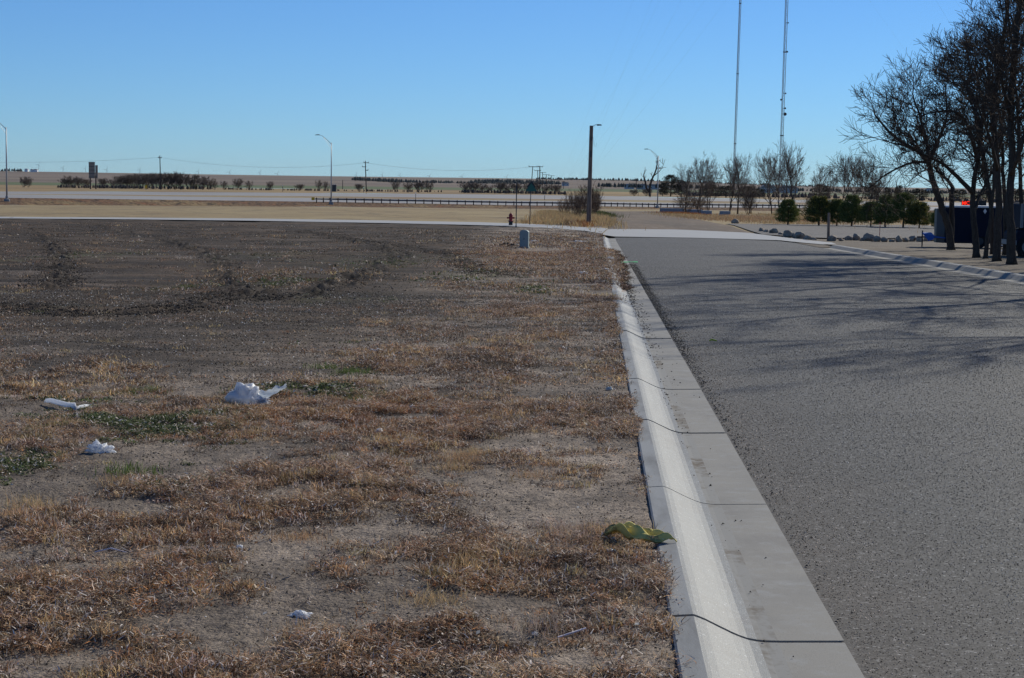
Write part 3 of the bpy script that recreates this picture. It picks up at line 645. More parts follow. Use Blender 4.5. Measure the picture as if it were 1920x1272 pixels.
tallgrass('tall_grass', [(1300, 407, 40, 4, .35, 3), (1350, 412, 50, 4, .35, 1), (1450, 412, 60, 5, .4, 1), (1560, 410, 70, 5, .4, 3), (1680, 412, 80, 5, .4, 1), (1480, 420, 60, 1.5, .3, 3), (1280, 402, 30, 2, .4, 6)], 'low tan grass in front of the young conifers', 60)

# ------------------------------------------------------------------ bare trees: tapered limbs grown from explicit skeletons
def tubes_np(segs, n=3):
    A = np.array([s[0] for s in segs], float); B = np.array([s[1] for s in segs], float)
    ra = np.array([s[2] for s in segs], float); rb = np.array([s[3] for s in segs], float)
    d = B-A; d /= np.linalg.norm(d, axis=1)[:, None]+1e-9
    ref = np.where(np.abs(d[:, 2:3]) > .9, np.array([[1., 0, 0]]), np.array([[0, 0, 1.]]))
    a = np.cross(d, ref); a /= np.linalg.norm(a, axis=1)[:, None]+1e-9; b = np.cross(d, a)
    th = 2*math.pi*np.arange(n)/n
    off = a[:, None, :]*np.cos(th)[None, :, None]+b[:, None, :]*np.sin(th)[None, :, None]
    V = np.concatenate([A[:, None]+off*ra[:, None, None], B[:, None]+off*rb[:, None, None]], 1).reshape(-1, 3)
    i = np.arange(len(segs))[:, None]*2*n; fs = []
    for k in range(n): fs.append(i+np.array([k, (k+1) % n, n+(k+1) % n, n+k]))
    return V, np.concatenate(fs, 0)
def unit(v): return v/(np.linalg.norm(v)+1e-9)
def grow(segs, R, p, d, L, r, lvl, maxl, up=.12, dens=1.0, wig=.22, minr=.004, spread=.75):
    ns = 4 if lvl <= 1 else (3 if lvl == 2 else 2)
    pts = [p]; q = p; dd = unit(d)
    for k in range(ns):
        dd = unit(dd+np.array([R.gauss(0, wig), R.gauss(0, wig), R.gauss(0, wig)+up]))
        n_ = q+dd*L/ns; r0 = r*(1-.75*k/ns); r1 = r*(1-.75*(k+1)/ns)
        segs.append((q, n_, max(r0, minr), max(r1, minr))); q = n_; pts.append(q)
    if lvl >= maxl: return
    nb = max(2, int(R.uniform(4, 6.5)*dens*(1 if lvl < 2 else .8)))
    for k in range(nb):
        t = R.uniform(.2, 1); i = min(int(t*ns), ns-1); f = t*ns-i; bp = pts[i]*(1-f)+pts[i+1]*f
        ax = unit(np.array([R.gauss(0, 1), R.gauss(0, 1), R.gauss(0, .8)])); ax = unit(ax-dd*np.dot(ax, dd))
        nd = unit(dd+ax*R.uniform(.6, 1.2)*spread+np.array([0, 0, up*.6]))
        grow(segs, R, bp, nd, L*R.uniform(.42, .68), r*.45, lvl+1, maxl, up, dens, wig*1.1, minr, spread)
def skeleton_tree(name, label, guides, base, seed, group, tw, step=.38, L1=(1.0, 2.3), maxl=3, dens=1.0, minr=.006, up=.05, droop=None):
    """guides: list of (polyline points in world, r0, r1, clear) ; branches sprout along each after the clear fraction"""
    R = random.Random(seed); t = thing(name, label, 'tree', base, 0, group)
    b = np.array(base, float); mb = MB(); segs = []
    for (pts, r0, r1, clear) in guides:
        pts = [np.array(p, float)-b for p in pts]
        fine = []                                        # smooth the polyline a little
        for i in range(len(pts)-1):
            for k in range(4):
                s = k/4; p0 = pts[max(i-1, 0)]; p1 = pts[i]; p2 = pts[i+1]; p3 = pts[min(i+2, len(pts)-1)]
                q = .5*((2*p1)+(-p0+p2)*s+(2*p0-5*p1+4*p2-p3)*s*s+(-p0+3*p1-3*p2+p3)*s**3)
                fine.append(q+np.array([R.gauss(0, .012), R.gauss(0, .012), 0])*(0 if i+k == 0 else 1))
        fine.append(pts[-1]); n = len(fine)
        rad = [r0+(r1-r0)*(i/(n-1))**.8 for i in range(n)]
        if clear < .9 and r0 > .06: pass
        mb.tube(fine, [rad[i]*(1.25 if (i == 0 and np.linalg.norm(fine[0]) < .6) else 1) for i in range(n)], 9)
        Ls = [np.linalg.norm(fine[i+1]-fine[i]) for i in range(n-1)]; tot = sum(Ls); s = tot*clear
        while s < tot:
            acc = 0
            for i, l in enumerate(Ls):
                if acc+l >= s: break
                acc += l
            f = (s-acc)/l; bp = fine[i]*(1-f)+fine[i+1]*f; dd = unit(fine[i+1]-fine[i]); fr = s/tot
            ax = unit(np.array([R.gauss(0, 1), R.gauss(0, 1), R.gauss(0, 1)])); ax = unit(ax-dd*np.dot(ax, dd))
            nd = unit(dd*.8+ax*R.uniform(.7, 1.1)+np.array([0, 0, .15]))
            u_ = up if droop is None else (up if R.random() > droop else -.16)
            grow(segs, R, bp, nd, R.uniform(*L1)*(1.15-.45*fr), max(.012, min(rad[i]*.45, .035)), 1, maxl, u_, dens, .2, minr)
            s += step*R.uniform(.6, 1.4)
        grow(segs, R, fine[-1], unit(fine[-1]-fine[-2]), R.uniform(*L1)*.8, max(r1, .012), 1, maxl, up, dens, .2, minr)
    mb.build('trunk', MT['bark'], t, smooth=True)
    V, Fc = tubes_np(segs, 3); npmesh('crown', V, Fc, tw, t)
    return t
def gtree(pts, d0, r0, r1, clear, wob=0.0, R=rnd):
    out = []
    for i, p in enumerate(pts):
        x, y = p[0], p[1]; dd = p[2] if len(p) > 2 else 0
        out.append(P(x, y, d0+dd))
    return (out, r0, r1, clear)
def baseof(px, py): return G(px, py, .09)
grp = 'bare roadside trees at the right edge'
# leaning tree
b1 = baseof(1784, 470); d = b1[1]
g = [gtree([(1783, 470), (1779, 430), (1768, 395), (1752, 348), (1741, 305)], d, .16, .11, .75),
     gtree([(1741, 305), (1722, 284, -.6), (1697, 272, -1), (1665, 245, -1.2), (1640, 215, -1.4)], d, .12, .03, .1),
     gtree([(1741, 305), (1712, 305, .5), (1680, 317, .8), (1650, 336, 1), (1630, 352, 1.2), (1614, 348, 1.3)], d, .06, .012, .25),
     gtree([(1742, 306), (1738, 268, -.4), (1726, 225, -.8), (1712, 178, -1.4)], d, .10, .02, .15),
     gtree([(1744, 315), (1724, 325, -1), (1700, 345, -1.6)], d, .035, .01, .2),
     gtree([(1741, 305), (1760, 262, .8), (1775, 215, 1.2), (1772, 160, 1)], d, .10, .02, .15),
     gtree([(1783, 462), (1785, 415, .3), (1784, 370, .3), (1786, 352, .4)], d, .10, .08, .95)]
g[-1] = (g[-1][0], .12, .09, .9)
skeleton_tree('bare_tree', 'bare tree leaning left over the yard with long drooping outer branches', g, b1, 17, grp, MT['twig'], .22, (.9, 2.0), 3, 1.5, .0065, .07)
b2 = baseof(1830, 484); d = b2[1]
g = [gtree([(1831, 484), (1828, 430), (1823, 370), (1833, 300), (1842, 230), (1854, 165), (1857, 130)], d, .125, .03, .3),
     gtree([(1824, 362), (1795, 332, -.5), (1768, 308, -1), (1735, 292, -1.6), (1700, 270, -2)], d, .09, .02, .4),
     gtree([(1833, 300), (1818, 245, -.8), (1795, 212, -1.4), (1755, 210, -2), (1715, 222, -2.4)], d, .085, .015, .2),
     gtree([(1840, 250), (1822, 180, .4), (1800, 140, .8), (1785, 115, 1)], d, .07, .012, .15),
     gtree([(1846, 200), (1832, 145, -.8), (1822, 112, -1.2)], d, .06, .012, .15),
     gtree([(1826, 400), (1845, 350, 1), (1872, 300, 1.8), (1890, 240, 2.2)], d, .07, .015, .3)]
skeleton_tree('bare_tree', 'bare tree directly right of the leaning one', g, b2, 12, grp, MT['twig'], .22, (.7, 1.6), 3, 1.4, .0065, .06)
b3 = baseof(1849, 486); d = b3[1]
g = [gtree([(1848, 486), (1851, 450), (1857, 410), (1862, 350), (1868, 290), (1880, 230), (1884, 170)], d, .085, .02, .5),
     gtree([(1860, 370), (1850, 310, 1), (1838, 260, 1.2)], d, .04, .012, .2)]
skeleton_tree('bare_tree', 'slimmest bare trunk, standing between two thicker trunks by the trailer', g, b3, 13, grp, MT['twig'], .42, (.9, 1.7), 3, 1.0, .006, .08)
b4 = baseof(1869, 491); d = b4[1]
g = [gtree([(1869, 491), (1871, 430), (1873, 370), (1869, 300), (1862, 210), (1872, 130), (1886, 40), (1895, -60), (1900, -150)], d, .135, .035, .3),
     gtree([(1870, 320), (1852, 250, -1), (1830, 190, -1.4), (1800, 140, -1.6)], d, .07, .012, .2),
     gtree([(1864, 230), (1855, 150, .5), (1849, 105, .8)], d, .07, .012, .2),
     gtree([(1868, 150), (1895, 80, -1), (1915, 0, -1)], d, .06, .012, .2)]
skeleton_tree('bare_tree', 'tall bare tree third thick trunk from the left, beside the white steps', g, b4, 14, grp, MT['twig'], .23, (.7, 1.6), 3, 1.35, .0065, .07)
b5 = baseof(1897, 497); d = b5[1]
g = [gtree([(1897, 497), (1894, 430), (1893, 360), (1899, 290), (1895, 200), (1903, 100), (1912, 0), (1920, -120), (1924, -260)], d, .145, .045, .3),
     gtree([(1895, 330), (1920, 260, -1), (1945, 190, -1)], d, .09, .02, .2),
     gtree([(1896, 230), (1880, 160, -1), (1870, 110, -1.6)], d, .07, .012, .2),
     gtree([(1904, 110), (1893, 50, .6), (1886, 0, .8)], d, .06, .012, .2),
     gtree([(1910, 20), (1945, -60, .6), (1980, -120, .8)], d, .06, .012, .2)]
skeleton_tree('bare_tree', 'thickest bare trunk, nearest the right edge beside the parked truck', g, b5, 15, grp, MT['twig'], .23, (.7, 1.6), 3, 1.35, .0065, .07)
for k_, (px_, py_, tp, lb_) in enumerate([(1862, 478, [(1858, 400), (1846, 320), (1834, 245), (1822, 195), (1812, 160)], 'bare tree behind the thick trunks, leaning left over the trailer'), (1885, 480, [(1886, 400), (1880, 320), (1876, 230), (1870, 170), (1866, 125)], 'bare tree behind the two thickest trunks'), (1915, 482, [(1916, 400), (1912, 300), (1908, 200), (1900, 120), (1896, 60)], 'bare tree at the right edge behind the truck')]):
    bb = G(px_, py_, .09); d = bb[1]; g = [gtree([(px_, py_)]+tp, d, .10, .02, .35)]
    for q_ in range(1, 5):
        x_, y_ = tp[q_ if q_ < 5 else 4]; sg = -1 if q_ % 2 else .35
        g.append(gtree([(x_, y_), (x_+sg*26, y_-32, rnd.uniform(-1, 1)), (x_+sg*58, y_-50-8*q_, rnd.uniform(-1.6, 1.6))], d, .05, .012, .15))
    skeleton_tree('bare_tree', lb_, g, bb, 80+k_, grp, MT['twig'], .26, (.7, 1.6), 3, 1.35, .006, .06)
# two more of the row, just outside the frame; their shadows fall across the road
for k, (u_, v_, hh_) in enumerate([(13.4, 48.5, 11.5), (14.0, 41.5, 12.5), (14.6, 35.5, 12.0)]):
    x, y = uv2xy(u_, v_); bz = np.array([x, y, float(znear(v_))+.1]); R = random.Random(50+k)
    g = []
    top = bz+np.array([R.uniform(-.4, .4), R.uniform(-.4, .4), hh_])
    mid = [bz+(top-bz)*t+np.array([R.gauss(0, .12), R.gauss(0, .12), 0])*(1 if 0 < t < 1 else 0) for t in (0, .2, .4, .6, .8, 1)]
    g.append((mid, .17, .03, .35))
    for q in range(9):
        a_ = q*2.4+k; h0 = mid[1]+(mid[4]-mid[1])*(q/9); rr = R.uniform(2.2, 4.2)
        g.append(([h0, h0+np.array([math.cos(a_)*rr*.5, math.sin(a_)*rr*.5, 1.1]), h0+np.array([math.cos(a_)*rr, math.sin(a_)*rr, R.uniform(1.8, 3.0)])], .07, .012, .2))
    off_t = skeleton_tree('bare_tree', ['bare tree just past the right edge', 'second bare tree past the right edge', 'last bare tree of the row, nearest the photographer'][k], g, bz, 60+k, grp, MT['twig'], .42, (1.0, 2.4), 3, 1.0, .008, .07)

for k, (u_, v_, rz_, sc_, lb_) in enumerate([(21.5, 66, 1.0, .85, 'bare tree farther back at the right edge behind the thick trunks'), (26, 80, 2.6, .9, 'bare tree beyond the trailer, its crown filling the upper right'), (17.8, 56.5, 4.0, .95, 'bare tree outside the right edge beside the truck'), (25, 72, 5.2, 1.0, 'bare tree deepest in the grove right of the trailer')]):
    x, y = uv2xy(u_, v_); copy_thing(off_t, (x, y, float(znear(v_))+.1), rz_, sc_, lb_)
# far bare trees and bushes: variants grown once, then copied with their parts
def wild_tree(name, h, wdt, seed, stems=1, dens=1.0, maxl=3, minr=.02, m='fartwig', label='', cat='tree', group=None, loc=(0, 0, 0), lean=0, trunk_r=None, low=.25):
    R = random.Random(seed); t = thing(name, label, cat, loc, 0, group); mb = MB(); segs = []
    for s in range(stems):
        a = R.uniform(0, 6.28); off = np.array([math.cos(a), math.sin(a), 0])*(0 if stems == 1 else wdt*.12*R.random())
        top = off*4.5+np.array([lean*h+R.gauss(0, .06)*wdt, R.gauss(0, .06)*wdt, h*.72])
        pts = [off+(top-off)*k/4+np.array([R.gauss(0, .02), R.gauss(0, .02), 0])*h*(k > 0) for k in range(5)]
        r0 = trunk_r or h*.022; r0 = r0/(stems**.4)
        mb.tube(pts, [r0*(1-.7*k/4) for k in range(5)], 6)
        nb = int(9*dens)
        for k in range(nb):
            tt = low+(1-low)*k/nb; i = min(int(tt*4), 3); f = tt*4-i; bp = pts[i]*(1-f)+pts[i+1]*f
            a = k*2.4+R.uniform(-.4, .4); tilt = R.uniform(.5, 1.0)
            nd = np.array([math.cos(a)*tilt*1.25, math.sin(a)*tilt*1.25, R.uniform(.5, 1.2)])
            grow(segs, R, bp, nd, wdt*.50*R.uniform(.8, 1.12)*(1.15-.5*tt), r0*.42, 1, maxl, .12, .95, .12, minr, .7)
        grow(segs, R, pts[-1], np.array([0, 0, 1.]), h*.22, r0*.3, 1, maxl, .1, .9, .15, minr, .8)
    mb.build('trunk' if cat == 'tree' else 'stem', MT['bark'], t, smooth=True)
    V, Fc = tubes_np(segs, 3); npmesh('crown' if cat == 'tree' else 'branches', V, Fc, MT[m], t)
    return t
def placed(proto, px, py, d, hpx, wsc=1.0, rz=None, label=None, first=False, base_h=1.0):
    """stand a thing at depth d in the column px, its top hpx (photo pixels) above its base"""
    q = at(px, d); s = hpx/F*d/base_h
    if first:
        proto.location = [float(c) for c in q]; proto.scale = (s*wsc, s*wsc, s); proto.rotation_euler = (0, 0, rz or 0)
        if label: proto['label'] = label
        return proto
    return copy_thing(proto, q, rz if rz is not None else rnd.uniform(0, 6), (s*wsc, s*wsc, s), label)
protos = {}
def put(kind, *a, **k):
    pr, bh, used = protos[kind]
    o = placed(pr, *a, first=not used, base_h=bh, **k); protos[kind][2] = True; return o
G1 = 'bare trees this side of the highway'
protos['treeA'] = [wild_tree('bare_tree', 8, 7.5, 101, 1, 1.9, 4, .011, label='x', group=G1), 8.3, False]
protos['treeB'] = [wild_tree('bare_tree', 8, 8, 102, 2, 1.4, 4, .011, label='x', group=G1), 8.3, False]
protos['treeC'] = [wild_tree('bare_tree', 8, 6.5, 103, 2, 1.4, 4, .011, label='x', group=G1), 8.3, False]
# (kind, px, depth, height px, width factor, label)
for (kd, px, d, hp, ws, lb) in [
    ('treeA', 1287, 250, 78, .75, 'small bare tree right of the round cedars, leftmost of the far row'),
    ('treeB', 1306, 255, 92, .8, 'open spreading bare tree above the left concrete barrier'),
    ('treeC', 1327, 262, 76, .8, 'leaning bare tree between the spreading one and the fan crowned pair'),
    ('treeA', 1370, 258, 92, .68, 'left tree of the fan crowned pair, just left of the thin mast'),
    ('treeA', 1385, 252, 94, .72, 'right tree of the fan crowned pair, just right of the thin mast'),
    ('treeC', 1412, 262, 62, .8, 'low twiggy bare tree right of the fan crowned pair'),
    ('treeB', 1452, 245, 98, .72, 'wide bare tree at the foot of the mast with the dishes, left side'),
    ('treeC', 1468, 240, 106, .7, 'tall bare tree directly in front of the mast with the dishes'),
    ('treeA', 1492, 235, 116, .72, 'tallest bare tree of the far row, right of the mast with the dishes'),
    ('treeC', 1535, 300, 84, .9, 'dense pointed bare tree left of the last wide ones'),
    ('treeB', 1575, 238, 104, .72, 'wide bare tree behind the second dark conifer'),
    ('treeB', 1603, 246, 98, .6, 'slender bare tree behind the third conifer group'),
    ('treeC', 1640, 255, 84, .7, 'thin bare tree behind the low left limb of the leaning tree')]:
    put(kd, px, 0, d, hp*1.1, wsc=ws, label=lb)
# roadside thicket by the wooden pole
G2_ = 'twiggy bushes by the wooden pole'
protos['bush'] = [wild_tree('bare_bush', 2.6, 2.6, 104, 5, 1.0, 3, .008, 'thicket', 'x', 'bush', G2_, low=.05), 2.8, False]
protos['bush2'] = [wild_tree('bare_bush', 2.6, 3.2, 105, 6, .9, 3, .008, 'thicket', 'x', 'bush', G2_, low=.05), 2.8, False]
for (kd, px, d, hp, ws, lb) in [
    ('bush', 1098, 150, 66, .8, 'tallest twiggy bush, just left of the wooden light pole'),
    ('bush2', 1078, 158, 46, .7, 'twiggy bush left of the tallest one'),
    ('bush2', 1090, 140, 44, .8, 'low twiggy bush in front of the tallest one'),
    ('bush', 1114, 165, 50, .65, 'twiggy bush right of the wooden light pole'),
    ('bush2', 1060, 170, 30, .9, 'lowest twiggy bush at the left end of the thicket'),
    ('bush', 1122, 190, 30, 1.1, 'small twiggy bush at the edge of the gravel road'),
    ('bush2', 1290, 235, 34, 1.3, 'dark brushy bush left of the small concrete barriers'),
    ('bush2', 1316, 238, 30, 1.1, 'twiggy bush beside the left small concrete barrier'),
    ('bush', 1405, 240, 42, 1.0, 'upright twiggy bush right of the fan crowned pair'),
    ('bush2', 1530, 245, 36, 1.3, 'twiggy bush between the first two young conifers')]:
    put(kd, px, 0, d, hp, wsc=ws, label=lb)
for n_ in ('dark brushy bush',): pass
# scattered trees of the shelter belts beyond the highway
G3 = 'bare bushes and trees beyond the highway'
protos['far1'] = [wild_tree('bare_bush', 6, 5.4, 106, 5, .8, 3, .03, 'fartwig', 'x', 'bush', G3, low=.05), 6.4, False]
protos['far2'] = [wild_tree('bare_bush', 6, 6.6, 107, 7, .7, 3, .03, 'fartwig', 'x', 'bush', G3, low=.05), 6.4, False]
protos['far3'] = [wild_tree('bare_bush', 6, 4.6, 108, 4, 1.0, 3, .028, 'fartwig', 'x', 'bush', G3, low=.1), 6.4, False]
FL = [('far1', 43, 540, 21, 1.2, 'lone bare bush right of the left highway lamp'), ('far3', 53, 545, 18, 1.0, 'thin bush beside the lone bush right of the left lamp'),
      ('far2', 122, 530, 18, 1.3, 'bush at the left end of the long hedgerow'), ('far1', 136, 530, 24, 1.3, 'second bush of the hedgerow, left of the sign backs'),
      ('far2', 150, 530, 20, 1.2, 'hedgerow bush just left of the sign backs'), ('far2', 163, 535, 17, 1.2, 'hedgerow bush seen between the sign posts'),
      ('far2', 196, 530, 19, 1.2, 'hedgerow bush just right of the sign backs'), ('far1', 212, 530, 18, 1.2, 'low hedgerow bush in the gap right of the signs'),
      ('far2', 228, 520, 24, 1.2, 'hedgerow tree left of the thick middle stretch'), ('far1', 240, 520, 27, 1.2, 'tall hedgerow tree in the thick middle stretch'),
      ('far2', 252, 520, 28, 1.2, 'hedgerow tree left of the yellow marker'), ('far3', 264, 515, 29, 1.2, 'hedgerow tree above the yellow marker'),
      ('far2', 277, 515, 29, 1.2, 'hedgerow tree right of the yellow marker'), ('far1', 289, 512, 30, 1.2, 'hedgerow tree just left of the plain power pole'),
      ('far2', 303, 510, 31, 1.2, 'tallest hedgerow clump behind the plain power pole'), ('far3', 316, 510, 31, 1.3, 'hedgerow tree right of the plain power pole'),
      ('far2', 328, 510, 32, 1.1, 'hedgerow tree with a thick crown right of the power pole'), ('far1', 341, 510, 31, 1.2, 'fine twigged hedgerow tree in the right stretch'),
      ('far3', 354, 510, 30, 1.2, 'open hedgerow tree in the right stretch'), ('far3', 367, 510, 29, 1.2, 'see through hedgerow tree near the right end'),
      ('far1', 379, 508, 26, 1.0, 'hedgerow tree second from the right end'), ('far3', 392, 508, 23, 1.1, 'last tree at the right end of the hedgerow'),
      ('far3', 403, 508, 18, 1.0, 'thin sapling past the right end of the hedgerow'), ('far3', 421, 500, 18, 1.0, 'small bush halfway between hedgerow and lamp'),
      ('far1', 443, 500, 23, 1.1, 'round bush left of the middle highway lamp'), ('far3', 466, 500, 19, 1.0, 'upright bush left of the middle highway lamp'),
      ('far1', 504, 500, 18, 1.0, 'small round bush in the open stretch'), ('far2', 560, 495, 13, 1.5, 'low wide scrub left of the middle lamp'),
      ('far3', 599, 490, 22, .8, 'tall thin bush beside the middle highway lamp'), ('far3', 612, 490, 20, .8, 'bush half hidden by the middle highway lamp'),
      ('far2', 675, 490, 15, 1.2, 'low scrub left of the pole with three insulator arms'), ('far3', 742, 485, 24, .9, 'thin tree right of the pole with insulator arms'),
      ('far1', 764, 485, 20, 1.1, 'bush left of the dense scrub clump'), ('far2', 785, 485, 20, 1.3, 'dense scrub clump in the middle distance'),
      ('far3', 803, 485, 24, 1.1, 'upright tree at the right of the dense scrub clump'), ('far1', 874, 480, 22, 1.2, 'bush at the left end of the second hedgerow'),
      ('far2', 888, 480, 20, 1.2, 'bush second in the second hedgerow'), ('far1', 902, 480, 20, 1.2, 'bush in the middle of the second hedgerow'),
      ('far3', 918, 480, 16, 1.2, 'low bush in the gap of the second hedgerow'), ('far2', 936, 478, 21, 1.2, 'bush left of the plain thin post'),
      ('far1', 950, 478, 20, 1.2, 'bush behind the fire hydrant'), ('far2', 970, 478, 20, 1.2, 'bush behind the plain thin post'),
      ('far3', 986, 478, 21, 1.2, 'bush behind the triangular sign'), ('far2', 1004, 476, 22, 1.2, 'bush right of the triangular sign'),
      ('far1', 1022, 476, 20, 1.2, 'bush at the feet of the far power poles'), ('far2', 1040, 475, 18, 1.4, 'wide scrub right of the far power poles'),
      ('far2', 1190, 470, 12, 1.6, 'low scrub left of the right highway lamp'), ('far2', 1212, 470, 14, 1.6, 'scrub round the foot of the broken tree')]
for (kd, px, d, hp, ws, lb) in FL: put(kd, px, 0, d, hp, wsc=ws, label=lb)
# broken dark tree beside the right lamp
R = random.Random(5); q = at(1216, 440); 
def pg(px, py, d=440): return P(px, py, d)
g = [([pg(1219, 372), pg(1218, 355), pg(1222, 338), pg(1229, 322), pg(1231, 312)], .3, .16, .6), ([pg(1219, 362), pg(1212, 352), pg(1210, 340)], .3, .2, .8), ([pg(1226, 330), pg(1236, 322), pg(1242, 314)], .14, .04, .3)]
skeleton_tree('broken_tree', 'dark broken tree with a thick stubby trunk left of the right highway lamp', g, q, 21, None, MT['fartwig'], 1.5, (1.5, 3.5), 2, .6, .05, .1)

# ------------------------------------------------------------------ conifers
def conifer(name, h, w, seed, label, group=None, n=9000, leaf=.05, round_=False, m='needles', col_=(.095, .125, .04), tips=(.30, .29, .07)):
    R = np.random.default_rng(seed); t = thing(name, label, 'tree', (0, 0, 0), 0, group)
    mb = MB(); mb.tube([(0, 0, 0), (.02*h, 0, h*.5), (0, 0, h*.95)], [h*.028, h*.018, h*.004], 7); mb.build('trunk', MT['bark'], t, smooth=True)
    nb = 150; hz = R.uniform(.05, 1, nb)**.85; a = R.uniform(0, 6.28, nb)
    prof = (np.sqrt(np.clip(1-np.clip((hz-.25)/.78, 0, 1)**2, 0, 1)) if round_ else np.clip(1.06-hz, .05, 1)**.5*np.clip(hz*7, .75, 1))
    rl = w/2*prof*R.uniform(.72, 1.15, nb)
    pick = R.integers(0, nb, n); tt = R.uniform(.15, 1, n)**.7
    ang = a[pick]+R.normal(0, .13, n); rr = rl[pick]*tt
    z = hz[pick]*h*.9+.03*h+rr*R.uniform(.1, .35, n)*(1 if not round_ else .2)+R.normal(0, h*.012, n)
    c = np.stack([np.cos(ang)*rr, np.sin(ang)*rr, z], -1)+R.normal(0, w*.016, (n, 3))
    d1 = R.normal(0, 1, (n, 3)); d1[:, 2] = np.abs(d1[:, 2])+.3; d1 += np.stack([np.cos(ang), np.sin(ang), np.zeros(n)], -1)*1.0; d1 /= np.linalg.norm(d1, axis=1)[:, None]
    d2 = np.cross(d1, R.normal(0, 1, (n, 3))); d2 /= np.linalg.norm(d2, axis=1)[:, None]
    s = leaf*h*R.uniform(.5, 1.3, n)[:, None]
    V = np.stack([c-d2*s*.16, c+d2*s*.16, c+d1*s], 1).reshape(-1, 3); Fc = (np.arange(n)[:, None]*3+np.array([0, 1, 2]))
    mix = (R.uniform(0, 1, n)**3)[:, None]; C_ = (np.array(col_)*(1-mix)+np.array(tips)*mix)*R.uniform(.6, 1.3, (n, 1))
    npmesh('crown', V, Fc, MT[m], t, colors=np.repeat(C_, 3, 0)); return t
GC = 'young conifers behind the gravel lot'
protos['conA'] = [conifer('conifer', 2, 1.9, 201, 'x', GC, 15000), 2.0, False]
protos['conB'] = [conifer('conifer', 2, 2.4, 202, 'x', GC, 18000), 2.0, False]
protos['conC'] = [conifer('conifer', 2, 2.2, 203, 'x', GC, 13000, .06, col_=(.06, .08, .03), tips=(.42, .33, .06)), 2.0, False]
for (kd, px, d, hp, ws, lb) in [('conA', 1480, 126, 49, 1.25, 'leftmost young conifer, standing apart'), ('conC', 1538, 124, 57, 1.15, 'yellowish green conifer directly left of the wooden post'),
    ('conB', 1572, 124, 51, .95, 'conifer just right of the wooden post'), ('conA', 1600, 123, 60, 1.1, 'taller conifer touching the one by the wooden post'),
    ('conB', 1636, 122, 48, 1.1, 'low conifer left of the thin red stake'), ('conA', 1663, 121, 61, 1.0, 'conifer behind the thin red stake'),
    ('conB', 1697, 120, 66, 1.05, 'tallest conifer of the row with bare foot'), ('conC', 1727, 119, 50, 1.15, 'conifer at the right end of the row, loose crown'),
    ('conB', 1760, 117, 38, .8, 'small conifer partly behind the trailer')]:
    put(kd, px, 0, d, hp, wsc=ws, label=lb)
protos['cedar'] = [conifer('cedar', 6, 6.5, 204, 'x', 'round dark cedars beyond the highway', 9000, .045, True, col_=(.045, .042, .028), tips=(.07, .06, .035)), 6.2, False]
for (px, d, hp, ws, lb) in [(1258, 450, 44, 1.05, 'larger round dark cedar right of the right highway lamp'), (1279, 448, 34, .8, 'dark cedar tucked behind the larger round one'), (1243, 455, 28, .7, 'lower cedar left of the larger round one'),
    (1330, 470, 26, 1.6, 'dark low cedar mass behind the bare trees'), (1362, 470, 24, 1.7, 'dark low cedar behind the fan crowned pair'), (1400, 470, 24, 1.7, 'dark low cedar right of the fan crowned pair'), (1425, 470, 20, 1.4, 'low cedar at the end of the dark mass'),
    (1540, 500, 30, 1.3, 'dark cedar left of the conifer row background'), (1635, 520, 34, .8, 'tall dark cedar beyond the highway above the conifers'), (1664, 520, 26, .8, 'pointed dark cedar beyond the highway'), (1686, 520, 30, .7, 'cedar seen under the low limb'),
    (1725, 530, 24, 1.6, 'wide dark cedar mass left of the leaning trunk'), (1800, 540, 24, 1.6, 'dark cedar seen above the trailer roof'), (1850, 545, 26, 1.6, 'dark cedar seen between the trunks'), (1905, 550, 28, 1.6, 'dark cedar at the right edge beyond the highway')]:
    put('cedar', px, 0, d, hp, wsc=ws, label=lb)
# woods far off: masses nobody could count
def woods(name, line, hpx, d, n, label, m='farneedles', dd=60, cone=True):
    V = []; Fc = []; R = random.Random(len(label))
    for i in range(n):
        t = R.uniform(0, len(line)-1); k = min(int(t), len(line)-2); f = t-k
        px = line[k][0]*(1-f)+line[k+1][0]*f; py = line[k][1]*(1-f)+line[k+1][1]*f; dep = d+R.uniform(-dd, dd)
        p = P(px, py, dep); h = hpx/F*dep*R.uniform(.45, 1.15); r = h*R.uniform(.3, .6); z0 = p[2]-h*.3
        b = len(V); V.append((p[0]+R.uniform(-.2, .2)*r, p[1], z0+h*1.3))
        ring = 6
        for q in range(2):
            for j in range(ring):
                a = 6.28*j/ring+R.uniform(-.3, .3); rr = r*(R.uniform(.45, .8) if q == 0 else R.uniform(.7, 1.1)); V.append((p[0]+math.cos(a)*rr, p[1]+math.sin(a)*rr, z0+h*(.75 if q == 0 else .15)+R.uniform(-.1, .1)*h))
        for j in range(ring):
            j2 = (j+1) % ring; Fc.append((b, b+1+j, b+1+j2)); Fc.append((b+1+j, b+7+j, b+7+j2)); Fc.append((b+1+j, b+7+j2, b+1+j2))
    return tag(npmesh(name, V, Fc, MT[m]), label, 'woods', kind='stuff')
MT['bluewood'] = mat('distant_wood', (.045, .05, .045), .95, .1)
MT['brownwood'] = mat('distant_brown_scrub', (.10, .08, .066), .95, .1)
woods('far_woods', [(1003, 337), (1060, 337.5), (1120, 338.5), (1180, 338.5), (1240, 341)], 5, 4900, 170, 'dark pine ridge on the skyline behind the wooden pole', 'bluewood', 150)
woods('far_woods', [(1270, 343), (1340, 344), (1420, 347), (1500, 350), (1560, 352)], 4.5, 4900, 150, 'dark pine ridge on the skyline behind the masts', 'bluewood', 150)
woods('far_woods', [(660, 337), (740, 341), (860, 345), (960, 346), (1050, 346)], 6, 3300, 420, 'blue dark wooded gully across the far slope', 'bluewood', 160)
woods('far_woods', [(880, 343), (930, 341), (1000, 343), (1060, 346)], 6, 3600, 200, 'dark woodland knoll on the slope left of the pole line', 'bluewood', 120)
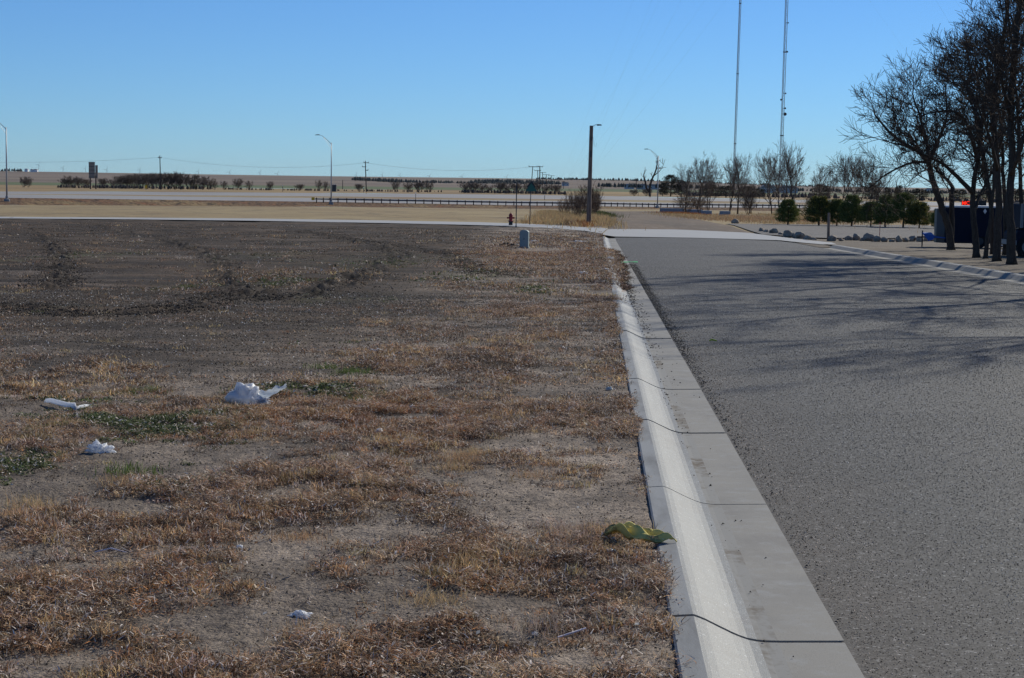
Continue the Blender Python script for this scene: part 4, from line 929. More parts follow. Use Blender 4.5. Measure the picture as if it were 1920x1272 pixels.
woods('far_woods', [(1120, 349), (1200, 351), (1290, 352), (1400, 356), (1500, 358), (1640, 360), (1780, 363), (1920, 366)], 7, 2100, 420, 'dark tree belts in the valley right of the wooden pole', 'bluewood', 250)
woods('far_scrub', [(105, 351.2), (200, 352), (300, 353), (398, 354)], 6, 512, 200, 'low brown scrub filling the foot of the left hedgerow', 'brownwood', 14)
woods('far_scrub', [(410, 354.6), (560, 357), (700, 358.5), (830, 360)], 4, 498, 130, 'sparse low scrub along the far side of the highway', 'brownwood', 14)
woods('far_scrub', [(862, 360.5), (950, 361.7), (1060, 364)], 6, 482, 150, 'low brown scrub filling the foot of the second hedgerow', 'brownwood', 14)
woods('far_scrub', [(1290, 367), (1400, 368), (1500, 371), (1640, 375), (1790, 378), (1920, 381)], 10, 540, 240, 'brown scrub lining the far side of the highway at the right', 'brownwood', 20)
woods('far_woods', [(0, 321), (20, 320), (42, 321)], 5, 5100, 30, 'dark grove on the skyline at the left edge', 'bluewood', 30)

# ------------------------------------------------------------------ street furniture
def highway_lamp(label):
    t = thing('street_lamp', label, 'street lamp', (0, 0, 0), 0, 'highway lamps')
    b = MB(); b.tube([(0, 0, 0), (0, 0, 5), (0, 0, 10.9)], [.13, .11, .07], 10); b.build('pole', MT['steel'], t, smooth=True)
    b = MB(); b.lathe([(.42, -.5), (.42, .35), (.2, .42), (.2, .75), (.14, .8)], 10); b.build('base', MT['barrier'], t)
    b = MB(); b.tube([(0, 0, 10.6), (-.9, 0, 11.5), (-1.7, 0, 12.1), (-2.3, 0, 12.25)], [.05, .045, .04, .035], 6); b.tube([(0, 0, 9.9), (-.8, 0, 11.0), (-1.5, 0, 11.85)], [.03, .03, .03], 5); b.build('arm', MT['steel'], t)
    b = MB(); b.add([(-2.2, -.16, 12.2), (-3.0, -.13, 12.18), (-3.0, .13, 12.18), (-2.2, .16, 12.2), (-2.2, -.1, 12.36), (-2.9, -.08, 12.3), (-2.9, .08, 12.3), (-2.2, .1, 12.36)], [(0, 3, 2, 1), (4, 5, 6, 7), (0, 1, 5, 4), (1, 2, 6, 5), (2, 3, 7, 6), (3, 0, 4, 7)]); b.build('lamp_head', MT['darksteel'], t)
    return t
hl = highway_lamp('tall highway lamp at the left edge of the view')
q = at(13, 258); hl.location = q; hl.scale = (1, 1, .98)
q = at(621.5, 312); copy_thing(hl, q, 0, (.95, .95, .975), 'tall highway lamp behind the left end of the guardrail')
q = at(1234, 364); copy_thing(hl, q, .1, (1, 1, .97), 'tall highway lamp right of the gravel road')
# wooden pole with a small lamp
b0 = G(1103.5, 424); d = b0[1]; hh = float(P(1109, 236, d)[2]-b0[2]); dx = float(P(1109, 236, d)[0]-b0[0])
t = thing('light_pole', 'thick wooden light pole leaning slightly, between the thicket and the gravel road', 'light pole', b0)
b = MB(); b.tube([(0, 0, -.2), (dx*.5, 0, hh*.5), (dx, 0, hh)], [.155, .13, .115], 12); b.build('pole', MT['wood'], t, smooth=False)
b = MB(); b.tube([(dx, 0, hh-.12), (dx+.22, -.02, hh+.05), (dx+.42, -.02, hh+.08)], .02, 6); b.build('arm', MT['steel'], t)
b = MB(); b.add([(dx+.34, -.08, hh+.0), (dx+.66, -.07, hh+.02), (dx+.66, .07, hh+.02), (dx+.34, .08, hh+0), (dx+.36, -.05, hh+.1), (dx+.6, -.04, hh+.09), (dx+.6, .04, hh+.09), (dx+.36, .05, hh+.1)], [(0, 3, 2, 1), (4, 5, 6, 7), (0, 1, 5, 4), (1, 2, 6, 5), (2, 3, 7, 6), (3, 0, 4, 7)]); b.build('lamp_head', MT['darksteel'], t)
b = MB(); b.tube([(dx*.97+.1, -.06, hh*.9), (dx+.2, -.08, hh*.8), (dx+.3, -.07, hh*.79), (dx+.36, -.05, hh*.83)], .006, 4); b.build('wire', MT['black'], t)
b = MB(); b.box((dx*.8, -.14, hh*.72), (.09, .05, .4)); b.box((dx*.9, -.125, hh*.87), (.07, .05, .22)); b.build('conduit_box', MT['darksteel'], t)
# hydrant
b0 = G(957.5, 422.5, .12); s = 23.5/F*b0[1]/.76
t = thing('fire_hydrant', 'dark red fire hydrant with black foot beside the concrete street', 'hydrant', b0); t.scale = (s, s, s)
b = MB(); b.lathe([(.12, .0), (.12, .2), (.15, .2), (.15, .235)], 14); b.build('foot', MT['black'], t, smooth=False)
b = MB(); b.lathe([(.15, .237), (.15, .27), (.105, .28), (.10, .52), (.135, .53), (.135, .56)], 16); b.build('barrel', MT['red'], t)
b = MB(); b.lathe([(.125, .562), (.12, .62), (.085, .69), (.03, .715), (.028, .76)], 14); b.build('bonnet', MT['red'], t)
for sx in (-1, 1):
    b = MB(); b.tube([(sx*.09, 0, .44), (sx*.19, 0, .44)], .05, 10); b.tube([(sx*.19, 0, .44), (sx*.225, 0, .44)], .062, 6); b.tube([(sx*.225, 0, .44), (sx*.245, 0, .44)], .02, 5); b.build('side_nozzle', MT['red'], t)
b = MB(); b.tube([(0, -.09, .40), (0, -.2, .40)], .07, 12); b.tube([(0, -.2, .40), (0, -.235, .40)], .082, 8); b.build('front_nozzle', MT['red'], t)
# plain post and the yield sign with street name seen from behind
b0 = G(967.5, 430.5); h = float(P(966.5, 343.5, b0[1])[2]-b0[2])
t = thing('sign_post', 'plain dark post without a sign, right of the fire hydrant', 'post', b0); b = MB(); b.box((0, 0, h/2-.1), (.055, .04, h+.2)); b.build('post', MT['darksteel'], t)
b = MB(); b.box((0, 0, .06), (.09, .08, .3)); b.build('socket', MT['darksteel'], t)
b0 = G(993, 421.5, .1); h = float(P(995, 341, b0[1])[2]-b0[2])
t = thing('yield_sign', 'triangular road sign on a thin post, seen from behind with a green street name plate', 'sign', b0)
b = MB(); b.tube([(0, 0, -.1), (.03, 0, h*.5), (.07, 0, h)], .028, 6); b.build('post', MT['darksteel'], t)
MT['signedge'] = mat('sign_metal', (.035, .04, .045), .6, .3)
b = MB(); zt = h+.02; cx = .07; w_ = .24; hgt = .58
b.prism([(cx, zt), (cx+w_, zt-.34), (cx+.19, zt-hgt), (cx-.19, zt-hgt), (cx-w_, zt-.34)], -.035, -.03); b.build('sign_plate', MT['signgreen'], t)
for sx in (-1, 1):
    b = MB(); b.prism([(cx, zt+.03), (cx, zt-.10), (cx+sx*.2, zt-.38), (cx+sx*.27, zt-.34)], -.05, -.037) if sx > 0 else b.prism([(cx+sx*.27, zt-.34), (cx+sx*.2, zt-.38), (cx, zt-.10), (cx, zt+.03)], -.05, -.037); b.build('sign_edge', MT['signedge'], t)
b = MB(); b.box((cx, -.045, zt-hgt+.04), (.62, .008, .15)); b.build('street_name_plate', MT['signgreen'], t)
# pedestal
b0 = G(983, 465.5, LOTZ); s = 34/F*b0[1]; w_ = 16.5/F*b0[1]
t = thing('utility_pedestal', 'grey green utility pedestal with rounded top on the dirt lot', 'utility box', b0, -.12)
b = MB(); o_ = [(-w_/2, -.1), (w_/2, -.1), (w_/2, s*.90), (w_*.36, s*.965), (w_*.15, s), (-w_*.15, s), (-w_*.36, s*.965), (-w_/2, s*.90)]
b.prism(o_, -w_*.42, w_*.42); b.build('housing', MT['plast'], t, bevel=.012)
b = MB(); b.box((0, -w_*.42-.006, s*.52), (w_*.06, .012, s*.10)); b.build('latch', MT['darksteel'], t)
b = MB(); b.box((0, 0, .02), (w_*1.12, w_*.95, .06)); b.build('base', MT['plast'], t, bevel=.008)
x, y = uv2xy(*gp(945, 463)); mb = MB()  # dark lumps added to imitate the pedestal's cast shadow
for k in range(26):
    a_ = rnd.uniform(0, 6.28); r_ = rnd.uniform(0, .38); sz = rnd.uniform(.03, .11); c_ = (x+math.cos(a_)*r_*1.3, y+math.sin(a_)*r_, b0[2]+rnd.uniform(0, .08)); mb.tube([(c_[0], c_[1], c_[2]-sz), (c_[0]+.01, c_[1], c_[2]), (c_[0], c_[1]+.01, c_[2]+sz*.8)], [sz, sz*1.1, sz*.25], 5)
tag(mb.build('shadow_lumps', mat('shadow_dark', (.075, .06, .048), 1, .1, noise=[(20, (.04, .032, .026), .45, .7, 1)])), 'dark lumps standing in for the cast shadow left of the utility pedestal', 'painted shadow')
# guardrail
RL = []
for px in np.linspace(588, 1535, 120):
    a_ = (px-960)/F; D, Z = frow(a_); dd = D[3]-1.2; RL.append(np.array([a_*dd, dd, float(np.interp(dd, D, Z))]))
RL = np.array(RL); cum = np.concatenate([[0], np.cumsum(np.linalg.norm(np.diff(RL, axis=0), axis=1))])
def rl(s): return np.array([np.interp(s, cum, RL[:, k]) for k in range(3)])
b0 = rl(0); t = thing('guardrail', 'long steel guardrail on many posts along the near edge of the highway', 'guardrail', b0)
n_ = int(cum[-1]/1.905); n_ = min(n_, 99)
prof = [(0, -.16), (-.05, -.12), (-.05, -.06), (0, 0), (-.05, .06), (-.05, .12), (0, .16)]; V = []; Fc = []
K = n_
for i in range(K+1):
    p = rl(i*1.905)-b0; tn = unit(rl(i*1.905+.5)-rl(max(i*1.905-.5, 0))); nn = np.array([tn[1], -tn[0], 0])
    for (o1, o2) in prof: V.append(p+nn*(-o1-.02)+np.array([0, 0, .62+o2]))
for i in range(K):
    for j in range(len(prof)-1): q_ = i*7+j; Fc.append((q_, q_+7, q_+8, q_+1))
npmesh('rail', V, Fc, MT['rail'], t)
for i in range(n_):
    p = rl(i*1.905+.3)-b0; b = MB(); b.box((p[0]+.12, p[1]-.13, p[2]+.33), (.17, .2, 1.0)); b.build('post', MT['polewood'], t)
b = MB(); b.box((-.3, -.2, .62), (.55, .06, .5)); b.build('end_marker', MT['yellow'], t)
# delineator posts in the median and verge
for i, (px, d, h_) in enumerate([(530, 392, 1.5), (682, 405, 1.3), (780, 345, 1.3), (1022, 372, 1.2), (1197, 470, 1.2)]):
    q = at(px, d); t = thing('marker_post', ['thin marker post left of the middle highway lamp', 'thin marker post left of the pole with insulator arms', 'thin marker post in the median behind the guardrail', 'thin marker post in the median right of the triangular sign', 'thin marker post beyond the highway right of the wooden pole'][i], 'marker post', q, 0, 'highway marker posts')
    b = MB(); b.box((0, 0, h_/2), (.1, .08, h_)); b.build('post', MT['darksteel'], t); b = MB(); b.box((0, -.06, h_-.12), (.14, .03, .2)); b.build('reflector', MT['white'], t)
# power poles and wires
def power_pole(px, py0, py1, d, label, arms, lean=0.0, r=.16, group='utility poles beyond the highway'):
    p0 = P(px, py0, d); g0 = Zg(p0[0], p0[1]); p1 = P(px+lean, py1, d); base = np.array([p0[0], p0[1], min(g0, p0[2])]); h = p1[2]-base[2]
    t = thing('utility_pole', label, 'utility pole', base, 0, group); dx = p1[0]-p0[0]
    b = MB(); b.tube([(0, 0, 0), (dx*.5, 0, h*.5), (dx, 0, h)], [r, r*.85, r*.7], 7); b.build('pole', MT['polewood'], t)
    for (dz, wl, wr) in arms:
        f = 1-dz/h; b = MB(); b.box((dx*f+(wr-wl)/2, 0, h-dz), (wl+wr, .14, .16)); b.build('crossarm', MT['polewood'], t)
        b = MB()
        for k in (-wl*.92, wr*.92): b.lathe([(.06, 0), (.09, .12), (.04, .25)], 6, (dx*f+k, 0, h-dz+.08))
        b.build('insulator', MT['darksteel'], t)
    return base+np.array([dx, 0, h])
T1 = power_pole(301.5, 361, 292, 480, 'plain power pole with one short crossarm behind the hedgerow', [(.6, .45, .45)], -1.8)
T2 = power_pole(687, 364, 302, 480, 'power pole with insulator arms on several levels', [(.5, .5, .9), (1.6, .9, .1), (2.5, .1, .7)], -2)
T3 = power_pole(995, 368, 312, 480, 'leaning power pole at the front of the far pole line', [(.15, 1.1, 1.6)], 4, .13)
specs = [(1012, 368, 311.5, 560, 'tallest power pole of the far line', 1, .2), (1009, 367, 319, 620, 'power pole close behind the tallest one', 0, .16), (1018, 366, 323, 760, 'third T shaped pole receding to the right', 0, .18),
         (1025, 365, 327, 900, 'fourth T shaped pole receding to the right', 0, .2), (1034.5, 364, 329, 1050, 'fifth T shaped pole receding to the right', 0, .22), (1041, 362, 336, 1250, 'sixth pole, small in the distance', 0, .22), (1048, 361, 338, 1400, 'seventh pole, smallest clear one in the distance', 0, .22), (1057, 360, 340, 1600, 'last pole of the far line before the thicket', 0, .24)]
tops = []
for (px, y0, y1, d, lb, ln, r_) in specs:
    wd = (6 if y1 < 330 else 3)/F*d; tops.append(power_pole(px, y0, y1, d, lb, [(.25, wd, wd)], ln-.8, r_))
power_pole(645.5-3, 362, 338, 900, 'short distant pole right of the middle highway lamp', [], 0, .2)
power_pole(1193, 366, 337, 700, 'distant pole left of the broken tree', [], 0, .16)
power_pole(1330, 366, 332, 600, 'T shaped pole among the bare trees left of the thin mast', [(.4, 4, 4.5)], -1, .16)
power_pole(1476, 372, 335, 600, 'T shaped pole right of the mast with the dishes', [(.6, 1.8, 1.6)], -1, .16)
power_pole(1523, 374, 337, 600, 'plain pole left of the dense pointed bare tree', [], 0, .12)
def wire(name, A, B, sag, r, label, cat='wire', m='guy', group=None):
    b = MB(); pts = [np.array(A)*(1-k/24)+np.array(B)*(k/24)-np.array([0, 0, sag*4*(k/24)*(1-k/24)]) for k in range(25)]
    b.tube(pts, r, 4); o = b.build(name, MT[m]); return tag(o, label, cat, group)
TL = P(-320, 290, 480); dz_ = np.array([0, 0, -.5])
wire('power_line', TL, T1+dz_, 1.7, .02, 'overhead line sagging to the plain power pole from the left edge')
wire('power_line', T1+dz_, T2+dz_, 1.9, .02, 'overhead line between the plain pole and the pole with insulator arms')
wire('power_line', T2+dz_, T3+dz_*.3, 1.5, .02, 'overhead line between the insulator arm pole and the leaning pole')
# sign backs left
q = at(175, 455); t = thing('highway_sign', 'two overlapping highway sign panels seen edge on from behind on two posts', 'sign', q)
def zz(py, px=175, d=455): return float(P(px, py, d)[2]-q[2])
def xx(px, py=330, d=455): return float(P(px, py, d)[0]-q[0])
for px in (169.5, 179.8):
    b = MB(); b.box((xx(px), 0, zz(340)/2+.4), (.30, .3, zz(330)+.6)); b.build('post', MT['polewood'], t)
for (x0, x1, y0, y1, yy) in ((167, 178.6, 304, 334.5, -.3), (178.9, 183.6, 310, 334.5, -.1)):
    b = MB(); b.box(((xx(x0)+xx(x1))/2, yy, (zz(y0)+zz(y1))/2), (xx(x1)-xx(x0), .08, zz(y0)-zz(y1))); b.build('sign_panel', MT['signback'], t)
b = MB()
for k in range(5): b.box(((xx(167)+xx(178.6))/2, -.37, zz(306+k*6.6)), (xx(178.6)-xx(167), .04, .1))
b.build('stiffener', MT['darksteel'], t)
q = at(274, 440); t = thing('object_marker', 'small yellow marker board on a short post before the hedgerow', 'marker', q); b = MB(); b.box((0, 0, .5), (.1, .1, 1)); b.build('post', MT['darksteel'], t); b = MB(); b.box((0, -.08, .75), (.5, .04, .8)); b.build('board', MT['yellow'], t)
q = at(627, 470); t = thing('equipment_cabinet', 'dark boxy cabinet beside the middle highway lamp', 'cabinet', q); b = MB(); b.box((0, 0, .9), (1.1, 1, 1.8)); b.build('housing', MT['darksteel'], t); b = MB(); b.box((0, 0, 1.84), (1.3, 1.2, .08)); b.build('lid', MT['steel'], t)
# farm buildings on the skyline at the left
for i, (px, w_, h_) in enumerate([(50, 9, 5), (60, 7, 4), (67, 12, 4)]):
    p = P(px, 321, 5050); t = thing('farm_building', ['white farm shed nearest the dark grove on the skyline', 'small white farm shed in the middle on the skyline', 'long white farm shed, rightmost on the skyline'][i], 'building', p, 0, 'farm sheds on the left skyline')
    b = MB(); b.box((0, 0, 0), (w_, 12, h_*2)); b.build('wall', MT['white'], t); b = MB(); b.prism([(-w_/2-.5, h_), (w_/2+.5, h_), (0, h_+2)], -6.5, 6.5); b.build('roof', MT['barrier'], t)
# houses in the valley at the right
MT['housewall'] = mat('pale_house', (.5, .5, .5), .8, .3)
for i, (px, d, w_, lb) in enumerate([(1205, 1900, 12, 'pale house in the valley left of the right highway lamp'), (1228, 1900, 10, 'pale house hidden behind the right highway lamp'), (1180, 2000, 9, 'small pale house left of the broken tree'), (1440, 1300, 11, 'pale house seen through the bare trees by the masts'), (1478, 1350, 14, 'second pale house right of the mast with the dishes'), (1745, 2600, 16, 'pale house in the valley left of the leaning trunk'), (1060, 2600, 9, 'bluish building by the far poles')]):
    q = at(px, d); t = thing('house', lb, 'house', q, rnd.uniform(-.3, .3), 'small houses in the valley')
    b = MB(); b.box((0, 0, 1.8), (w_, 8, 3.6)); b.build('wall', MT['housewall'], t); b = MB(); b.prism([(-w_/2-.4, 3.6), (w_/2+.4, 3.6), (w_*.3, 5.6), (-w_*.3, 5.6)], -4.4, 4.4); b.build('roof', MT['barrier'], t)
    b = MB(); 
    for k in (-.3, .25):
        b = MB(); b.box((w_*k, -4.03, 2), (1.2, .06, 1.1)); b.build('window', MT['glass'], t)
# wind turbines on the horizon
wt = thing('wind_turbine', 'x', 'wind turbine', (0, 0, 0), 0, 'wind turbines on the skyline')
b = MB(); b.tube([(0, 0, -40), (0, 0, 60)], [1.6, .9], 6); b.build('tower', MT['guy'], wt)
b = MB()
for k in range(3):
    a_ = k*2.094+.5; b.tube([(0, -2, 60), (math.sin(a_)*14, -2, 60+math.cos(a_)*14), (math.sin(a_)*27, -2, 60+math.cos(a_)*27)], [.8, 1.0, .3], 5)
b.build('rotor', MT['guy'], wt)
WP = [(72, 309), (118, 315), (160, 316), (200, 318), (262, 319), (330, 322), (372, 322), (430, 323), (487, 324), (520, 326), (668, 328), (717, 328), (750, 329), (805, 330), (866, 331), (950, 332)]
for i, (px, py) in enumerate(WP):
    p = P(px, py, 14000); o = wt if i == 0 else copy_thing(wt)
    o.location = (float(p[0]), float(p[1]), float(p[2]-60)); o.rotation_euler = (0, 0, rnd.uniform(-.9, .9))
    o['label'] = 'faint wind turbine on the left skyline'
# guyed masts
def mast(px0, py0, px1, py1, d, face, top, label, dishes):
    p0 = P(px0, py0, d); p1 = P(px1, py1, d); ax = (p1-p0)/(p1[2]-p0[2]); base = p0+ax*(Zg(p0[0], p0[1])-p0[2])
    t = thing('radio_mast', label, 'mast', base, 0, 'guyed lattice masts'); r = face/math.sqrt(3); leg = [np.array([math.cos(a_)*r, math.sin(a_)*r, 0]) for a_ in (math.radians(210), math.radians(330), math.radians(90))]
    for L_ in leg:
        b = MB(); b.tube([L_, L_+ax*top], .075, 5); b.build('leg', MT['mast'], t)
    b = MB(); z = 0; k = 0; st = face*1.6
    while z < top-st:
        for i in range(3):
            A, B = leg[i], leg[(i+1) % 3]; b.tube([A+ax*z, B+ax*(z+st)] if k % 2 else [B+ax*z, A+ax*(z+st)], .028, 3, False); b.tube([A+ax*z, B+ax*z], .03, 3, False)
        z += st; k += 1
    b.build('lattice', MT['mast'], t)
    b = MB(); z = 18
    while z < top: 
        for i in range(3): b.tube([leg[i]*1.25+ax*z, leg[(i+1) % 3]*1.25+ax*z], .14, 4)
        z += 24
    b.build('collar', MT['darksteel'], t)
    for (py, side, s) in dishes:
        f = (py-py0)/(py1-py0); pp_ = p0*(1-f)+p1*f-base; c = pp_+np.array([side*(face*.75+s*.2), -.3, 0])
        b = MB(); b.tube([c+np.array([0, .25, 0]), c, c+np.array([0, -.12, 0])], [s*.35, s, s*.95], 12); b.tube([c, pp_], .06, 4); b.build('dish', MT['darksteel'], t)
    for (side, hs_) in ((-1, (.5, .75, 1.0)), (1, (.75, 1.0))):
        for k_, f in enumerate(hs_):
            A = ax*top*f; an = (.36*top if side < 0 else .62*top); B = np.array([side*an, (-30 if k_ % 2 else 25), 0.])
            b = MB(); b.tube([A*(1-k/16)+B*(k/16)-np.array([0, 0, 2.5*4*(k/16)*(1-k/16)]) for k in range(17)], .009, 4, False); b.build('guy_wire', MT['guy'], t)
    return t
mast(1377, 300, 1388, 0, 620, .62, 170, 'thinner left radio mast with no dishes', [])
mast(1465, 280, 1475, 0, 520, .78, 165, 'right radio mast carrying several dish antennas', [(97, 1, .28), (175, 1, .22), (187, -1, .28), (203, 1, .28), (214, 1, .48), (43, 1, .2)])
# ------------------------------------------------------------------ right side yard
def rock(loc, sx, sy, sz, seed, label, group=None, name='rock'):
    R = np.random.default_rng(seed); import bmesh
    bm = bmesh.new(); bmesh.ops.create_icosphere(bm, subdivisions=3, radius=1)
    ax = R.normal(0, 1, (7, 3)); ax /= np.linalg.norm(ax, axis=1)[:, None]; cut = R.uniform(.62, .9, 7)
    for v in bm.verts:
        p = np.array(v.co)
        for a_, c_ in zip(ax, cut):
            q_ = p@a_
            if q_ > c_: p = p-a_*(q_-c_)*.9
        p = p*(1+.05*math.sin(p[0]*7+seed)*math.cos(p[1]*6)); v.co = (p[0]*sx, p[1]*sy, p[2]*sz+sz*.45)
    me = bpy.data.meshes.new(name); bm.to_mesh(me); bm.free(); me.materials.append(MT['rock'])
    o = bpy.data.objects.new(name, me); col.objects.link(o); o.location = [float(c) for c in loc]; o.rotation_euler = (0, 0, float(R.uniform(0, 6)))
    return tag(o, label, 'rock', group)
RK = [(1428, 434.5, 12, 'first rock of the diagonal row, nearest the gravel road'), (1437, 436, 11, 'second rock of the diagonal row'), (1451, 438, 15, 'pale broad rock in the left half of the diagonal row'), (1464, 440.5, 10, 'small rock in the middle of the diagonal row'),
      (1476, 443, 16, 'blocky rock in the middle of the diagonal row'), (1490, 445, 12, 'rock just right of the blocky one'), (1499, 446.5, 18, 'largest pointed rock of the diagonal row'), (1514, 449.5, 15, 'last big rock of the diagonal row'), (1526, 450, 10, 'small flat rock right of the last big one in the diagonal row'),
      (1561, 450.5, 16, 'rock touching the right side of the wooden post'), (1577, 450.5, 9, 'small dark rock right of the wooden post'), (1590, 449.5, 15, 'rounded pale rock, third right of the wooden post'), (1605, 449.5, 15, 'peaked rock, fourth right of the wooden post'),
      (1617, 450.5, 9, 'low rock between the peaked one and a long flat one'), (1629, 450.5, 18, 'long flat rock left of the thin red stake'), (1645, 451.5, 13, 'rock at the foot of the thin red stake'), (1658, 452, 13, 'rock just right of the thin red stake'),
      (1672, 452.5, 11, 'small rock second right of the red stake'), (1686, 452.5, 14, 'squat rock third right of the red stake'), (1699, 452.5, 12, 'rock with a flat side near the middle of the straight row'), (1711, 451.5, 13, 'brown squarish rock in the straight row'),
      (1724, 452, 13, 'rock just right of the brown squarish one'), (1736, 451, 13, 'tilted rock left of the blue hitch cover'), (1747, 450.5, 12, 'rock partly behind the blue hitch cover')]
for i, (px, py, wp, lb) in enumerate(RK):
    q = G(px, py, .03); r_ = wp/F*q[1]/2*1.18; rock(q-np.array([0, 0, .02]), r_, r_*rnd.uniform(.8, 1.1), r_*rnd.uniform(.62, .95)*(1.1 if wp > 11 else .8), 300+i, lb, 'rocks edging the gravel lot')
q = G(1378, 419.5, .0); rock(q, .29, .29, .26, 400, 'lone round boulder at the gravel lot corner', None, 'boulder')
t = thing('wooden_post', 'dark wooden post standing in the row of rocks', 'post', G(1553, 451.5, 0)); h = 51.5/F*t.location.y; b = MB(); b.tube([(0, 0, -.1), (-.01, 0, h)], [.075, .065], 8); b.build('post', MT['wood'], t)
b = MB(); b.tube([(-.01, 0, h), (-.01, 0, h+.02)], [.068, .05], 8); b.build('cap', MT['polewood'], t)
for (px, py0, py1, lb, top) in ((1649, 446.5, 418, 'thin red stake behind the rocks', 'red'), (1753.5, 448, 419, 'thin dark stake with a pale tag, left of the trailer', 'white')):
    q = G(px, py0); h = (py0-py1)/F*q[1]; t = thing('stake', lb, 'stake', q); b = MB(); b.tube([(0, 0, -.05), (.01, 0, h)], .018, 6); b.build('rod', MT['red' if top == 'red' else 'darksteel'], t)
    b = MB(); b.box((.0 if top == 'red' else .05, -.02, h-.03), (.05 if top == 'red' else .14, .02, .1)); b.build('flag' if top == 'red' else 'tag', MT[top], t)
# concrete barriers near the highway
def barrier(px, d, L_, h_, w0, label, rz=0, grp_=None):
    q = at(px, d); t = thing('concrete_barrier', label, 'barrier', q, rz, grp_); b = MB()
    pr_ = [(-w0/2, 0), (w0/2, 0), (w0/2, h_*.2), (w0*.22, h_*.5), (w0*.16, h_), (-w0*.16, h_), (-w0*.22, h_*.5), (-w0/2, h_*.2)]
    n = len(pr_); V = [(-L_/2, y, z) for y, z in pr_]+[(L_/2, y, z) for y, z in pr_]; b.add(V, [tuple(range(n))[::-1], tuple(range(n, 2*n))]+[(i, (i+1) % n, (i+1) % n+n, i+n) for i in range(n)]); b.build('block', MT['barrier'], t); 
    b = MB(); b.box((0, 0, h_+.02), (L_*.98, w0*.34, .04)); b.build('cap', MT['white'], t)
barrier(1262, 262, 3.6, .6, .9, 'long dark concrete barrier at the end of the gravel road', 0, 'concrete barriers by the highway')
barrier(1304, 250, 2.3, .5, .9, 'low bluish concrete barrier right of the long dark one', 0, 'concrete barriers by the highway')
barrier(1326.5, 222, 1.3, .5, .8, 'small concrete barrier with pale top, left of the two small ones', 0, 'concrete barriers by the highway')
barrier(1361, 222, 1.3, .5, .8, 'small concrete barrier with pale top, right of the two small ones', 0, 'concrete barriers by the highway')
# trailer
q = G(1840, 466, .08); d = q[1]; b0 = np.array([P(1840, 466, d)[0], d, q[2]]); t = thing('cargo_trailer', 'dark blue enclosed cargo trailer with white roof edge behind the bare trunks', 'trailer', b0, -.06)
x0 = float(P(1772, 466, d)[0]-b0[0]); x1 = float(P(1912, 466, d)[0]-b0[0]); zt = float(P(1840, 388.5, d)[2]-b0[2]); zb = .2; wd = 1.8
b = MB(); b.box(((x0+x1)/2, wd/2, (zt+zb)/2), (x1-x0, wd, zt-zb)); b.build('body', MT['navy'], t, bevel=.03)
b = MB(); b.add([(x0-.02, 0.02, zb), (x0-.26, wd*.35, zb), (x0-.26, wd*.65, zb), (x0-.02, wd-.02, zb), (x0-.02, .02, zt-.1), (x0-.26, wd*.35, zt-.1), (x0-.26, wd*.65, zt-.1), (x0-.02, wd-.02, zt-.1)], [(3, 2, 1, 0), (4, 5, 6, 7), (0, 1, 5, 4), (1, 2, 6, 5), (2, 3, 7, 6), (3, 0, 4, 7)]); b.build('nose', MT['noseal'], t)
b = MB(); b.box(((x0+x1)/2, -.005, zt+.005), (x1-x0+.06, .05, .07)); b.box(((x0+x1)/2, wd/2, zt+.03), (x1-x0+.04, wd, .03)); b.build('roof_edge', MT['white'], t)
b = MB(); b.box((x1+.02, -.01, (zt+zb)/2), (.06, .06, zt-zb)); b.build('corner_trim', MT['silver'], t)
for (px, py) in ((1846.5, 396.5), (1866.5, 411)):
    p = P(px, py, d)-b0; s_ = .075; b = MB(); b.prism([(p[0], p[2]+s_*1.5), (p[0]+s_, p[2]), (p[0], p[2]-s_*1.5), (p[0]-s_, p[2])], -.045, -.04); b.build('white_diamond', MT['white'], t)  # small white diamond shapes set on the trailer side
for k in (-.45, .45):
    xc = (x0+x1)/2+.25+k*.85; wv = MB(); wv.tube([(xc, -.02, .3), (xc, .2, .3)], .3, 18); wo = wv.build('wheel', MT['rubber'], t); wv = MB(); wv.tube([(xc, -.04, .3), (xc, -.02, .3)], .16, 12); wv.build('rim', MT['darksteel'], wo)
b = MB(); b.prism([((x0+x1)/2-.55, .5), ((x0+x1)/2+1.05, .5), ((x0+x1)/2+.95, .68), ((x0+x1)/2-.45, .68)], -.08, -.03); b.build('fender', MT['navy'], t)
b = MB(); b.tube([(x0-.1, wd*.2, .42), (x0-1.0, wd*.5, .42)], .035, 6); b.tube([(x0-.1, wd*.8, .42), (x0-1.0, wd*.5, .42)], .035, 6); b.tube([(x0-.8, wd*.5, .0), (x0-.8, wd*.5, .7)], .03, 6); b.build('hitch', MT['darksteel'], t)
b = MB(); b.add([(x0-.45, -.1, .5), (x0-.98, -.05, .62), (x0-.85, wd*.6, .6), (x0-.4, wd*.6, .62), (x0-.5, -.12, .36), (x0-.7, -.1, .28)], [(0, 1, 2, 3), (0, 4, 5, 1)]); b.add([(x0-.45, -.09, .5), (x0+.0, -.06, .44), (x0, -.05, .40), (x0-.5, -.08, .42)], [(0, 1, 2, 3)]); b.build('hitch_cover', MT['blue'], t)
# white steps beside it
q = G(1884, 476, .1); t = thing('folding_steps', 'two white metal steps between the thick trunks', 'steps', q); 
for (py, ) in ((460.5,), (470.5,)):
    z = float(P(1884, py, q[1])[2]-q[2]); b = MB(); b.box((0, 0, z), (.3, .2, .035)); b.build('tread', MT['white'], t)
b = MB(); 
for k in (-.16, .16): b.box((k, .03, .15), (.02, .04, .42))
b.build('frame', MT['darksteel'], t)
